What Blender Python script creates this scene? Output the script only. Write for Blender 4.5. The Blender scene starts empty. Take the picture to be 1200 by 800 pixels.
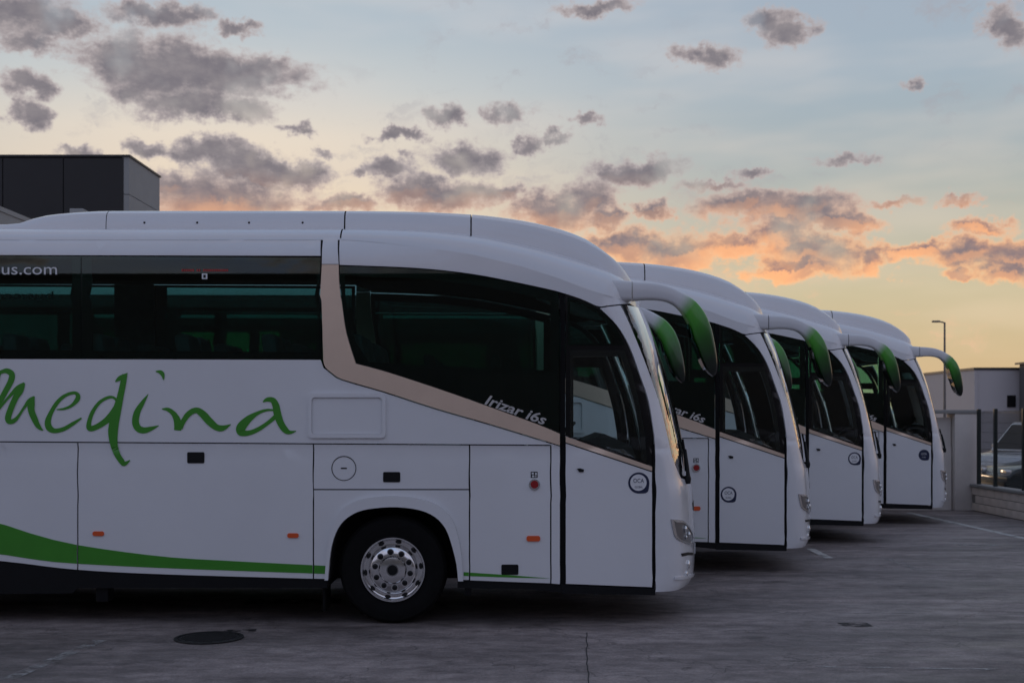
import bpy, bmesh, math, random
from mathutils import Vector, Matrix
from bisect import bisect_right
random.seed(7)
S = bpy.context.scene
C = S.collection

# ------------------------------------------------------------------ camera
F, CX, HY = 1412.0, 600.0, 489.0         # focal length, centre column, horizon row of the 1200 px photograph
ZC = 1.944                               # camera height (m)
cam = bpy.data.cameras.new('camera'); cam.lens = 36*F/1200; cam.sensor_width = 36; cam.sensor_fit = 'HORIZONTAL'
cam.shift_y = (HY-400)/1200; cam.clip_start = .1; cam.clip_end = 3000
cam.dof.use_dof = True; cam.dof.focus_distance = 11.6; cam.dof.aperture_fstop = 2.8
camo = bpy.data.objects.new('camera', cam); C.objects.link(camo)
camo.location = (0, 0, ZC); camo.rotation_euler = (math.pi/2, 0, 0); S.camera = camo

# ------------------------------------------------------------------ render / exposure
S.view_settings.view_transform = 'Standard'; S.view_settings.look = 'None'
S.view_settings.gamma = 1; S.view_settings.use_curve_mapping = False
S.view_settings.exposure = 0.12
S.cycles.transparent_max_bounces = 40; S.cycles.max_bounces = 7; S.cycles.diffuse_bounces = 3; S.cycles.glossy_bounces = 4
SUN_AZ, SUN_EL = math.radians(-13), math.radians(2.0)     # azimuth clockwise from +Y (ahead, to the right)

# ------------------------------------------------------------------ sky
def px_dir(px, py): return math.atan((px-CX)/F), math.atan((HY-py)/math.hypot(F, px-CX))
world = bpy.data.worlds.new('World'); S.world = world; world.use_nodes = True
world.cycles.sampling_method = 'MANUAL'; world.cycles.sample_map_resolution = 256
def build_sky():
    nt = world.node_tree; nt.nodes.clear(); L = nt.links
    N = nt.nodes.new
    def m(op, a, b=None, c=None, clamp=False):
        n = N('ShaderNodeMath'); n.operation = op; n.use_clamp = clamp
        for i, v in enumerate((a, b, c)):
            if v is None: continue
            if isinstance(v, (int, float)): n.inputs[i].default_value = v
            else: L.new(v, n.inputs[i])
        return n.outputs[0]
    def vm(op, a, b=None, c=None, out=0):
        n = N('ShaderNodeVectorMath'); n.operation = op
        for i, v in enumerate((a, b, c)):
            if v is None: continue
            if isinstance(v, tuple): n.inputs[i].default_value = v
            else: L.new(v, n.inputs[i])
        return n.outputs[out]
    def mix(f, a, b):
        n = N('ShaderNodeMix'); n.data_type = 'RGBA'
        for s, v in ((n.inputs[0], f), (n.inputs[6], a), (n.inputs[7], b)):
            if isinstance(v, (int, float)): s.default_value = v
            elif isinstance(v, tuple): s.default_value = (*v, 1)
            else: L.new(v, s)
        return n.outputs[2]
    def step(v, a, b):
        n = N('ShaderNodeMapRange'); n.interpolation_type = 'SMOOTHSTEP'
        L.new(v, n.inputs[0]); n.inputs[1].default_value = a; n.inputs[2].default_value = b
        return n.outputs[0]
    def noise(vec, sc, det=6, rough=.55, out=0):
        n = N('ShaderNodeTexNoise'); L.new(vec, n.inputs['Vector']); n.inputs['Scale'].default_value = sc
        n.inputs['Detail'].default_value = det; n.inputs['Roughness'].default_value = rough
        return n.outputs[out]
    tc = N('ShaderNodeTexCoord'); d = vm('NORMALIZE', tc.outputs['Generated'])
    sp = N('ShaderNodeSeparateXYZ'); L.new(d, sp.inputs[0])
    az = m('ARCTAN2', sp.outputs[0], sp.outputs[1]); el = m('ARCSINE', sp.outputs[2])
    cb = N('ShaderNodeCombineXYZ'); L.new(az, cb.inputs[0]); L.new(el, cb.inputs[1])
    P = cb.outputs[0]
    sky = N('ShaderNodeTexSky'); sky.sky_type = 'NISHITA'; sky.sun_disc = False
    sky.sun_elevation = SUN_EL; sky.sun_rotation = SUN_AZ
    sky.air_density = 1.0; sky.dust_density = 1.0; sky.ozone_density = 2.5
    nish = vm('SCALE', sky.outputs[0]); nish.node.inputs['Scale'].default_value = SKY_STRENGTH
    # dusk gradient: pale blue overhead down to a peach band, warmest round the set sun
    def ramp(v, stops):
        n = N('ShaderNodeValToRGB'); L.new(v, n.inputs[0]); e = n.color_ramp.elements
        e[0].position = stops[0][0]; e[0].color = (*stops[0][1], 1); e[1].position = stops[-1][0]; e[1].color = (*stops[-1][1], 1)
        for p, c in stops[1:-1]: x = e.new(p); x.color = (*c, 1)
        return n.outputs[0]
    dz_ = m('ARCCOSINE', m('COSINE', m('SUBTRACT', az, SUN_AZ)))
    gw = ramp(el, [(0, (.82, .56, .32)), (.10, (.84, .64, .42)), (.17, (.84, .69, .52)), (.225, (.80, .71, .60)), (.265, (.62, .64, .63)), (.31, (.47, .55, .61)), (.6, (.30, .40, .55)), (1, (.22, .33, .52))])
    gm = ramp(el, [(0, (.70, .47, .26)), (.06, (.66, .51, .30)), (.10, (.63, .54, .35)), (.15, (.52, .51, .42)), (.21, (.40, .46, .48)), (.27, (.39, .47, .54)), (.34, (.39, .46, .55)), (.6, (.30, .40, .55)), (1, (.22, .33, .52))])
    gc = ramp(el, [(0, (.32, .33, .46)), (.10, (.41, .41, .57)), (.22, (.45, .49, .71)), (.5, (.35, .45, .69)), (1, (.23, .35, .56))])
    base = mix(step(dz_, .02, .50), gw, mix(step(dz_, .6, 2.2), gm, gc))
    base = mix(.14, base, nish)
    veil = step(noise(vm('MULTIPLY', P, (2.2, 9., 1.)), 2.2, 3, .5), .40, .70)
    veil = m('MULTIPLY', m('MULTIPLY', veil, .35), m('SUBTRACT', 1, step(el, .36, .6)))
    vcol = mix(step(el, .04, .34), (.80, .62, .42), (.62, .59, .59))
    base = mix(veil, base, vcol)
    # cloud bodies: (column, row, half width, half height, weight) of each cloud bank, turned into directions
    banks = [(25,10,60,20,1),(62,22,46,14,1),(35,42,50,14,.75),(150,62,50,22,1.05),(195,76,72,26,1.05),(240,86,108,22,1.1),
        (300,80,52,13,1),(228,122,46,17,1.05),(277,132,40,13,1),(170,100,42,17,.8),(172,12,54,14,.9),(215,12,35,10,.75),
        (270,30,30,8,.85),(30,93,30,13,1),(25,127,24,12,1),(95,178,32,7,.85),(175,172,26,9,.9),(240,180,40,14,1.05),
        (290,196,60,17,1.05),(340,201,40,15,1.05),(255,234,86,24,1.1),(200,218,44,16,1),(405,240,46,10,1),(475,158,28,7,.95),
        (415,130,22,10,.65),(520,133,26,12,.85),(546,180,46,19,.92),(598,135,30,12,.72),(460,193,34,13,.95),(425,196,28,9,.8),
        (345,147,24,9,.66),(376,170,20,9,.66),(500,222,48,15,1.05),(541,232,58,17,1.05),(590,228,28,11,.95),(620,172,22,9,.9),
        (686,142,28,8,.88),(645,162,24,8,.75),(745,197,58,13,1.05),(650,247,48,20,1.05),(690,232,38,22,1.05),(718,252,26,13,1.),
        (768,238,19,10,.95),(735,286,52,18,1.05),(800,292,66,19,1.08),(862,290,24,15,1),(868,240,62,14,1.05),(930,249,62,17,1.08),
        (985,260,42,11,1),(912,284,38,20,1.08),(952,300,58,22,1.1),(1030,305,19,18,1.05),(925,322,55,9,1),(1082,285,48,10,1.),
        (1145,292,54,15,1.05),(1192,300,40,22,1.05),(1125,316,34,6,.95),(1186,320,24,9,1),(990,185,42,8,.72),(1045,232,44,6,.7),
        (1150,260,44,10,.85),(1130,232,34,6,.7),(825,60,34,13,.86),(905,24,26,17,.92),(938,36,34,16,.92),(1177,35,24,26,.92),
        (1075,95,17,9,.7),(700,4,56,9,.86),(880,205,30,7,.66),(835,218,60,8,.66),(1040,130,22,7,.6),(770,165,22,7,.6),(1110,60,30,10,.55)]
    w1 = vm('SUBTRACT', noise(P, 14, 2, .5, 1), (.5, .5, .5))
    w2 = vm('SUBTRACT', noise(P, 55, 4, .68, 1), (.5, .5, .5))
    Pw = vm('ADD', vm('MULTIPLY_ADD', w1, (.060, .030, 0), P), vm('MULTIPLY', w2, (.040, .026, 0)))
    acc = accL = under = None
    for (x, y, rx, ry, wt) in banks:
        if wt < .66: continue                   # the faintest ones are left to the wisps
        a, e = px_dir(x, y); sx, sy = F/(rx*1.24), F/(ry*1.36)
        r = vm('LENGTH', vm('MULTIPLY_ADD', Pw, (sx, sy, 0), (-a*sx, -e*sy, 0)), out=1)
        r = m('ADD', r, (1-wt)*.9)
        if y < 170: acc = r if acc is None else m('SMOOTH_MIN', acc, r, .25)
        else:                                   # low banks: also look a little further down, to find the side the set sun reaches
            e2 = e+9.0/F
            r2 = vm('LENGTH', vm('MULTIPLY_ADD', Pw, (sx, sy, 0), (-a*sx, -e2*sy, 0)), out=1)
            accL = r if accL is None else m('SMOOTH_MIN', accL, r, .25)
            under = r2 if under is None else m('MINIMUM', under, r2)
    lit = step(m('SUBTRACT', under, accL), .02, .42)
    acc = m('SMOOTH_MIN', acc, accL, .2)
    # everywhere else in the sky the same kind of broken cloud goes on
    outside = m('MAXIMUM', step(m('ABSOLUTE', az), .40, .50), step(el, .335, .42))
    fl = N('ShaderNodeCombineXYZ'); zz = m('ADD', m('ABSOLUTE', sp.outputs[2]), .12)
    L.new(m('DIVIDE', sp.outputs[0], zz), fl.inputs[0]); L.new(m('DIVIDE', sp.outputs[1], zz), fl.inputs[1])
    gen = m('MULTIPLY_ADD', noise(fl.outputs[0], 1.6, 5, .6), -5.0, 3.45)
    rr = N('ShaderNodeMix'); rr.data_type = 'FLOAT'; L.new(outside, rr.inputs[0]); L.new(acc, rr.inputs[2]); L.new(gen, rr.inputs[3])
    r = rr.outputs[0]
    fine = m('SUBTRACT', noise(vm('MULTIPLY', P, (1, 1.7, 1)), 70, 5, .62), .5)
    r = m('MULTIPLY_ADD', fine, 1.05, r)
    dens = m('SUBTRACT', 1, step(r, .62, 1.10))
    core = m('SUBTRACT', 1, step(r, .30, .95))
    low = m('MULTIPLY', m('SUBTRACT', 1, step(el, .115, .205)), m('MULTIPLY_ADD', step(dz_, .7, 2.0), -.8, 1))
    tex = noise(vm('MULTIPLY', P, (1, 1.6, 1)), 42, 5, .6)
    dark = mix(step(tex, .3, .7), (.170, .155, .180), (.250, .225, .240))
    pink = mix(step(tex, .38, .66), (.38, .21, .19), (.74, .34, .17))
    rim = mix(low, (.46, .40, .40), (1.0, .52, .25))
    patch = step(noise(P, 11, 2, .5), .40, .60)
    body = mix(m('MULTIPLY', low, m('MULTIPLY_ADD', patch, .45, .25)), dark, pink)
    body = mix(m('MULTIPLY', m('MULTIPLY', lit, low), m('MULTIPLY_ADD', patch, .5, .45)), body, (1.0, .47, .22))
    ccol = mix(core, rim, body)
    wn_ = noise(vm('MULTIPLY', Pw, (1, 2.1, 1)), 19, 5, .6)
    wisp = m('MULTIPLY', m('MULTIPLY', step(wn_, .52, .72), .55), step(noise(P, 5, 2, .5), .40, .56))
    base = mix(wisp, base, mix(low, (.36, .34, .37), (.80, .50, .32)))
    thin = m('MULTIPLY_ADD', step(noise(P, 17, 3, .55), .30, .52), .45, .52)
    col = mix(m('MULTIPLY', dens, thin), base, ccol)
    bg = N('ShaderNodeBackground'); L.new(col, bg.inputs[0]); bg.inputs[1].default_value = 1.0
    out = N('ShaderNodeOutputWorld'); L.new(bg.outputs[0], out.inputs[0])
SKY_STRENGTH = .08
build_sky()

sun = bpy.data.lights.new('sun', 'SUN'); sun.energy = .2; sun.angle = math.radians(12); sun.color = (1, .72, .48)
suno = bpy.data.objects.new('sun', sun); C.objects.link(suno); suno.location = (20, 60, 20)
suno.rotation_euler = Vector((math.sin(SUN_AZ)*math.cos(SUN_EL), math.cos(SUN_AZ)*math.cos(SUN_EL), math.sin(SUN_EL))).to_track_quat('Z', 'Y').to_euler()

# ------------------------------------------------------------------ materials
MATS = {}
def mat(name, col, rough=.5, metal=0, coat=0, var=0, vscale=4, bump=0, bscale=60, spec=.5, rvar=0, stretch=(1,1,1)):
    if name in MATS: return MATS[name]
    M = bpy.data.materials.new(name); M.use_nodes = True; nt = M.node_tree; b = nt.nodes['Principled BSDF']
    b.inputs['Base Color'].default_value = (*col, 1); b.inputs['Roughness'].default_value = rough
    b.inputs['Metallic'].default_value = metal; b.inputs['Coat Weight'].default_value = coat
    b.inputs['Coat Roughness'].default_value = .06; b.inputs['Specular IOR Level'].default_value = spec
    if var or bump or rvar:
        tc = nt.nodes.new('ShaderNodeTexCoord'); mp = nt.nodes.new('ShaderNodeMapping'); mp.inputs['Scale'].default_value = stretch
        nt.links.new(tc.outputs['Object'], mp.inputs[0])
    def nz(sc, det=6):
        n = nt.nodes.new('ShaderNodeTexNoise'); n.inputs['Scale'].default_value = sc; n.inputs['Detail'].default_value = det
        n.inputs['Roughness'].default_value = .6; nt.links.new(mp.outputs[0], n.inputs['Vector']); return n
    if var:
        n = nz(vscale); r = nt.nodes.new('ShaderNodeMapRange'); r.inputs[1].default_value = .25; r.inputs[2].default_value = .75
        r.inputs[3].default_value = 1-var; r.inputs[4].default_value = 1+var
        nt.links.new(n.outputs[0], r.inputs[0])
        h = nt.nodes.new('ShaderNodeVectorMath'); h.operation = 'SCALE'; h.inputs[0].default_value = col
        nt.links.new(r.outputs[0], h.inputs['Scale']); nt.links.new(h.outputs[0], b.inputs['Base Color'])
    if rvar:
        n = nz(vscale*1.7); r = nt.nodes.new('ShaderNodeMapRange'); r.inputs[3].default_value = max(.02, rough-rvar); r.inputs[4].default_value = rough+rvar
        nt.links.new(n.outputs[0], r.inputs[0]); nt.links.new(r.outputs[0], b.inputs['Roughness'])
    if bump:
        n = nz(bscale); bp = nt.nodes.new('ShaderNodeBump'); bp.inputs['Strength'].default_value = bump; bp.inputs['Distance'].default_value = .01
        nt.links.new(n.outputs[0], bp.inputs['Height']); nt.links.new(bp.outputs[0], b.inputs['Normal'])
    MATS[name] = M; return M
def glass(name, tint, rough=.01, refl=1.0):
    M = bpy.data.materials.new(name); M.use_nodes = True; nt = M.node_tree; nt.nodes.clear()
    t = nt.nodes.new('ShaderNodeBsdfTransparent'); t.inputs[0].default_value = (*tint, 1)
    g = nt.nodes.new('ShaderNodeBsdfGlossy'); g.inputs[0].default_value = (1, 1, 1, 1); g.inputs[1].default_value = rough
    f = nt.nodes.new('ShaderNodeFresnel'); f.inputs[0].default_value = 1.5
    mu = nt.nodes.new('ShaderNodeMath'); mu.operation = 'MULTIPLY'; mu.inputs[1].default_value = refl; mu.use_clamp = True
    nt.links.new(f.outputs[0], mu.inputs[0])
    x = nt.nodes.new('ShaderNodeMixShader'); o = nt.nodes.new('ShaderNodeOutputMaterial')
    nt.links.new(mu.outputs[0], x.inputs[0]); nt.links.new(t.outputs[0], x.inputs[1]); nt.links.new(g.outputs[0], x.inputs[2])
    nt.links.new(x.outputs[0], o.inputs[0]); MATS[name] = M; return M
WHITE = mat('white_paint', (.77, .78, .81), .30, coat=1.0, var=.03, vscale=1.3, rvar=.05, bump=.10, bscale=1.6)
BLACKG = mat('black_glaze', (.008, .008, .009), .12, spec=.5)
BLACK = mat('black_plastic', (.006, .0065, .008), .5, spec=.25, var=.2, vscale=9)
RUBBER = mat('rubber', (.0055, .0055, .006), .8, spec=.15, var=.25, vscale=12, bump=.3, bscale=90)
DARK = mat('dark_lining', (.010, .010, .011), .9)
GOLD = mat('champagne_trim', (.80, .62, .49), .34, metal=.35, coat=.4, var=.05, vscale=3)
GREEN = mat('green_vinyl', (.050, .270, .022), .38, coat=.15, var=.06, vscale=5)
CHROME = mat('polished_alloy', (.82, .82, .83), .16, metal=1, var=.08, vscale=14, rvar=.08)
SILVER = mat('chrome_letter', (.62, .62, .62), .35, metal=.6)
SEAT = mat('seat_fabric', (.12, .13, .14), .9, var=.25, vscale=8)
DASH = mat('dashboard_plastic', (.03, .031, .034), .6)
ORANGE = mat('orange_reflector', (.75, .10, .02), .3, coat=.5)
RED = mat('red_lens', (.32, .012, .015), .25, coat=.5)
NAVY = mat('navy_print', (.012, .018, .06), .45)
PRINT = mat('white_print', (.72, .74, .76), .5)
REDP = mat('red_print', (.45, .03, .03), .5)
LENS = mat('lamp_reflector', (.78, .79, .80), .18, metal=.8, coat=.8)
TINT = glass('tinted_glass', (.52, .72, .68))
CLEAR = glass('door_glass', (.93, .99, .985))
WSG = glass('windscreen_glass', (.80, .92, .88), refl=2.4)
MIRR = mat('mirror_silver', (.8, .8, .8), .03, metal=1)

# ------------------------------------------------------------------ mesh helpers
def empty(name, loc=(0,0,0), parent=None):
    o = bpy.data.objects.new(name, None); C.objects.link(o); o.location = loc; o.empty_display_size = .2; o.parent = parent; return o
def tag(o, label=None, cat=None, group=None, kind=None):
    for k, v in (('label', label), ('category', cat), ('group', group), ('kind', kind)):
        if v: o[k] = v
    return o
def obj(name, bm, m, parent=None, smooth=None):
    me = bpy.data.meshes.new(name); bm.to_mesh(me); bm.free()
    return link(name, me, m, parent, smooth)
def link(name, me, m, parent=None, smooth=None):
    if m is not None and not me.materials: me.materials.append(m)
    if smooth:
        for p in me.polygons: p.use_smooth = True
        me.set_sharp_from_angle(angle=math.radians(smooth))
    o = bpy.data.objects.new(name, me); C.objects.link(o); o.parent = parent; return o
def bx(bm, x0, x1, y0, y1, z0, z1, bev=0):
    r = bmesh.ops.create_cube(bm, size=1)
    for v in r['verts']:
        v.co = Vector((x0+(v.co.x+.5)*(x1-x0), y0+(v.co.y+.5)*(y1-y0), z0+(v.co.z+.5)*(z1-z0)))
    if bev:
        es = list({e for v in r['verts'] for e in v.link_edges})
        bmesh.ops.bevel(bm, geom=es, offset=bev, segments=2, profile=.5, affect='EDGES')
    return bm
def box(name, x0, x1, y0, y1, z0, z1, m, parent=None, bev=0):
    return obj(name, bx(bmesh.new(), x0, x1, y0, y1, z0, z1, bev), m, parent, 40 if bev else None)
def lathe(bm, prof, n=48, axis='Y', c=(0,0,0), cap=True):
    rings = []
    for (r, h) in prof:
        ring = []
        for i in range(n):
            a = 2*math.pi*i/n; ca, sa = r*math.cos(a), r*math.sin(a)
            p = {'Y': (ca, h, sa), 'Z': (ca, sa, h), 'X': (h, ca, sa)}[axis]
            ring.append(bm.verts.new((p[0]+c[0], p[1]+c[1], p[2]+c[2])))
        rings.append(ring)
    for a, b in zip(rings, rings[1:]):
        for i in range(n): bm.faces.new((a[i], a[(i+1) % n], b[(i+1) % n], b[i]))
    for ring, (r, h) in ((rings[0], prof[0]), (rings[-1], prof[-1])):
        if cap and r > 1e-4 and len(ring) > 2:
            try: bm.faces.new(ring)
            except ValueError: pass
    bmesh.ops.recalc_face_normals(bm, faces=bm.faces)
    return bm
def tube(bm, pts, rad, n=8, cap=True):
    pts = [Vector(p) for p in pts]; rings = []
    up = Vector((0, 1, 0))
    for i, p in enumerate(pts):
        t = (pts[min(i+1, len(pts)-1)]-pts[max(i-1, 0)]).normalized()
        u = up if abs(t.dot(up)) < .95 else Vector((1, 0, 0))
        a = t.cross(u).normalized(); b = t.cross(a)
        r = rad[i] if isinstance(rad, (list, tuple)) else rad
        rings.append([bm.verts.new(p+(a*math.cos(2*math.pi*k/n)+b*math.sin(2*math.pi*k/n))*r) for k in range(n)])
    for a, b in zip(rings, rings[1:]):
        for k in range(n): bm.faces.new((a[k], a[(k+1) % n], b[(k+1) % n], b[k]))
    if cap: bm.faces.new(rings[0][::-1]); bm.faces.new(rings[-1])
    bmesh.ops.recalc_face_normals(bm, faces=bm.faces)
    return bm
def catmull(pts, k=4):
    out = []
    n = len(pts); dim = len(pts[0])
    for i in range(n-1):
        p0, p1, p2, p3 = pts[max(i-1, 0)], pts[i], pts[i+1], pts[min(i+2, n-1)]
        for j in range(k):
            t = j/k
            out.append(tuple(.5*(2*p1[d]+(p2[d]-p0[d])*t+(2*p0[d]-5*p1[d]+4*p2[d]-p3[d])*t*t+(3*p1[d]-p0[d]-3*p2[d]+p3[d])*t**3) for d in range(dim)))
    out.append(tuple(pts[-1])); return out
class Tab:
    def __init__(s, pts, smooth=True):
        pts = sorted(pts)
        s.x = [p[0] for p in pts]; s.y = [p[1] for p in pts]; n = len(pts)
        d = [(s.y[i+1]-s.y[i])/(s.x[i+1]-s.x[i]) for i in range(n-1)]
        s.m = [d[0]]+[0 if d[i-1]*d[i] <= 0 else 2*d[i-1]*d[i]/(d[i-1]+d[i]) for i in range(1, n-1)]+[d[-1]]   # monotone cubic
    def __call__(s, x):
        if x <= s.x[0]: return s.y[0]
        if x >= s.x[-1]: return s.y[-1]
        i = bisect_right(s.x, x)-1; h = s.x[i+1]-s.x[i]; t = (x-s.x[i])/h
        return ((1+2*t)*(1-t)**2*s.y[i]+t*(1-t)**2*h*s.m[i]+t*t*(3-2*t)*s.y[i+1]+t*t*(t-1)*h*s.m[i+1])

# ------------------------------------------------------------------ the coach's body surface
# local frame: +x forward (0 = front bumper), -y the door side, z up. Half width W, front rounded over R.
W, BOW, RC = 1.275, .32, .15
def _plan():
    pts = [(W-RC)*i/60 for i in range(60)]+[W-RC+RC*math.sin(math.pi/2*i/40) for i in range(41)]
    out = []; arc = 0; prev = None
    for y in pts:
        t = max(0, (y-(W-RC))/RC); u = BOW*(y/W)**2+RC*(1-math.sqrt(max(0, 1-t*t)))
        if prev: arc += math.hypot(y-prev[0], u-prev[1])
        out.append((y, u, arc)); prev = (y, u)
    return [(y, u, a/arc) for y, u, a in out]
PLAN = _plan(); R = PLAN[-1][1]
def lin(xs, ys, x):
    if x <= xs[0]: return ys[0]
    if x >= xs[-1]: return ys[-1]
    i = bisect_right(xs, x)-1; return ys[i]+(ys[i+1]-ys[i])*(x-xs[i])/(xs[i+1]-xs[i])
PY, PU, PQ = [p[0] for p in PLAN], [p[1] for p in PLAN], [p[2] for p in PLAN]
D1, XF1 = 11.3, 1.713                    # distance of the first coach's door side, world x of its front
LEN = 12.2; XR = -LEN
def u_of_y(y): return lin(PY, PU, abs(y))
def hw(u): return W if u >= R else (0 if u <= 0 else lin(PU, PY, u))
def tum(z):
    if z > 1.66:
        t = (z-1.66)/1.9; return .022*t**1.4+.035*max(0, (z-3.47)/.12)**2
    t = (1.66-z)/1.3; return .014*max(0, 1-t*20)**2+.022*t**1.5
sil = [(751,355),(765,387),(780,432),(790,470),(798,505),(804,533),(808,558),(811,571),(813,600),(814,635),(814,654),(813,673),(806,688),(795,696)]
xt = []
for (px, py) in sil:
    z = ZC+(HY-py)*11.9/F
    xt.append((z, min((px-CX)*(D1+W+yy/100)/F+u_of_y(yy/100) for yy in range(-127, 1))-XF1))
xf = Tab(xt); Z_BROW = max(p[0] for p in xt)
def chart(q, z, off=0):
    def P(q, z):
        a = abs(q); sg = -1 if q < 0 else 1
        if a <= 1: y = lin(PQ, PY, a); u = lin(PQ, PU, a)
        else: u = R+(a-1)*1.2; y = W
        return Vector((xf(z)-u, sg*max(0, y-tum(z)*min(1, y/W)), z))
    p = P(q, z)
    if off:
        if abs(q) > 1: nrm = Vector((0, -1 if q < 0 else 1, 0))
        else:
            e = .012
            nrm = (P(min(1, q+e), z)-P(max(-1, q-e), z)).cross(P(q, z+.01)-P(q, z-.01)); nrm.normalize()
        p = p+nrm*off
    return p
def qz_of(x, z):
    u = xf(z)-x
    if u >= R: return -(1+(u-R)/1.2)
    return -lin(PU, PQ, max(0, u))
def P2L(px, py):
    """photo pixel on the first coach -> (x, z) on its door-side surface"""
    best = None; prev = None
    def g(D):
        x = (px-CX)*D/F-XF1; z = ZC+(HY-py)*D/F; y = D-D1-W
        return abs(y)-(hw(xf(z)-x)-tum(z)), x, z
    lo = D1-.03
    D = lo
    while D < D1+1.0:
        v, x, z = g(D)
        if best is None or v < best[0]: best = (v, x, z)
        if v <= 0:
            a, b = D-.02, D
            for _ in range(14):
                mid = (a+b)/2
                if g(mid)[0] > 0: a = mid
                else: b = mid
            return g(b)[1:]
        D += .02
    return best[1:]
def P2Q(px, py):
    x, z = P2L(px, py); return qz_of(x, z), z
def densify(lp, step=22):
    out = []
    for i, a in enumerate(lp):
        b = lp[(i+1) % len(lp)]; n = max(1, int(math.hypot(b[0]-a[0], b[1]-a[1])/step)) if max(a[0], b[0]) > -60 else 1
        if abs(b[1]-a[1]) > step: n = max(n, int(abs(b[1]-a[1])/step))
        out += [(a[0]+(b[0]-a[0])*k/n, a[1]+(b[1]-a[1])*k/n) for k in range(n)]
    return out
def panel(name, loop, m, parent, off=0, thick=.02, holes=(), side=-1, qz=False, gs=.11, smooth=35, closed=True):
    """a shaped panel that follows the body: loops in photo pixels of the first coach, or (q, z) when qz"""
    bm = bmesh.new()
    for lp in [loop]+list(holes):
        pts = lp if qz else [P2Q(*p) for p in densify(lp)]
        vs = []
        for (q, z) in pts:
            if vs and (Vector((q*1.2, z, 0))-vs[-1].co).length < 1e-4: continue
            vs.append(bm.verts.new((q*1.2, z, 0)))
        if (vs[0].co-vs[-1].co).length < 1e-4: bm.verts.remove(vs.pop())
        for i in range(len(vs)): bm.edges.new((vs[i], vs[(i+1) % len(vs)]))
    bmesh.ops.triangle_fill(bm, use_beauty=True, use_dissolve=False, edges=bm.edges[:], normal=(0, 0, 1))
    xs = [v.co.x for v in bm.verts]; zs = [v.co.y for v in bm.verts]
    cuts = []
    x0, x1 = min(xs), max(xs); z0, z1 = min(zs), max(zs)
    k = math.ceil(x0/gs)
    while k*gs < x1:
        g = k*gs
        if abs(g) <= 1.3 or k % 6 == 0: cuts.append(((g+1e-5, 0, 0), (1, 0, 0)))
        k += 1
    k = math.ceil(z0/gs)
    while k*gs < z1: cuts.append(((0, k*gs+1e-5, 0), (0, 1, 0))); k += 1
    for co, no in cuts:
        bmesh.ops.bisect_plane(bm, geom=bm.verts[:]+bm.edges[:]+bm.faces[:], dist=1e-6, plane_co=co, plane_no=no)
    for f in bm.faces:
        if f.normal.z < 0: f.normal_flip()
    top = {v: (v.co.x/1.2, v.co.y) for v in bm.verts}
    faces = bm.faces[:]; border = [e for e in bm.edges if len(e.link_faces) == 1]
    sgn = 1 if side < 0 else -1
    inner = {}
    if thick:
        for v, (q, z) in top.items(): inner[v] = bm.verts.new(chart(q*sgn, z, off-thick))
    for v, (q, z) in top.items(): v.co = chart(q*sgn, z, off)
    if thick:
        for f in faces:
            bm.faces.new([inner[v] for v in reversed(f.verts)])
        for e in border:
            a, b = e.verts; bm.faces.new((a, b, inner[b], inner[a]))
    bmesh.ops.recalc_face_normals(bm, faces=bm.faces)
    return obj(name, bm, m, parent, smooth)
def mirror_loop(pts): return [(-q, z) for (q, z) in reversed(pts)]

# roof: section from the cant rail up over the fairing
def PR(px, py, y):
    D = D1+W+y; return ((px-CX)*D/F-XF1, ZC+(HY-py)*D/F)
z0t = Tab([PR(x, y, -1.21) for x, y in [(-760,281),(400,281),(440,284),(487,290),(553,300),(611,314),(652,327),(690,341),(720,349),(739,353),(752,355)]])
zct = Tab([PR(x, y, -.98) for x, y in [(-760,268),(400,268),(480,270),(555,277),(620,290),(680,307),(720,321),(740,331),(752,346),(760,354)]])
ztt = Tab([PR(x, y, -.66) for x, y in [(-760,265),(26,265),(45,258),(70,251.5),(100,248.5),(130,247),(400,247),(470,248),(552,251.5),(600,256.5),(640,264),(680,277),(710,297),(730,315),(742,328),(752,340),(764,355)]])
XTIP = xf(Z_BROW)
SECT = [('a',0,0),('a',.25,.014),('a',.5,.045),('a',.7,.085),('a',.85,.135),('a',.95,.20),('a',1,.27),
        ('b',.04,.295),('b',.3,.30),('b',.55,.31),('b',.72,.33),('b',.84,.38),('b',.92,.47),('b',.965,.62),('b',.99,.88),('b',1,W)]
def roof_pt(x, k, s, drop=0):
    kind, f, ins = SECT[k]
    zA = z0t(x); zB = max(zct(x), zA+.004); zT = max(ztt(x), zB+.003)
    z = zA+f*(zB-zA) if kind == 'a' else zB+f*(zT-zB)
    wp = hw(XTIP-x)-tum(zA)*min(1, hw(XTIP-x)/W)
    wp = max(0, wp)
    return Vector((x, s*wp*(1-ins/W)*(1-drop/W), z-drop))
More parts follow.
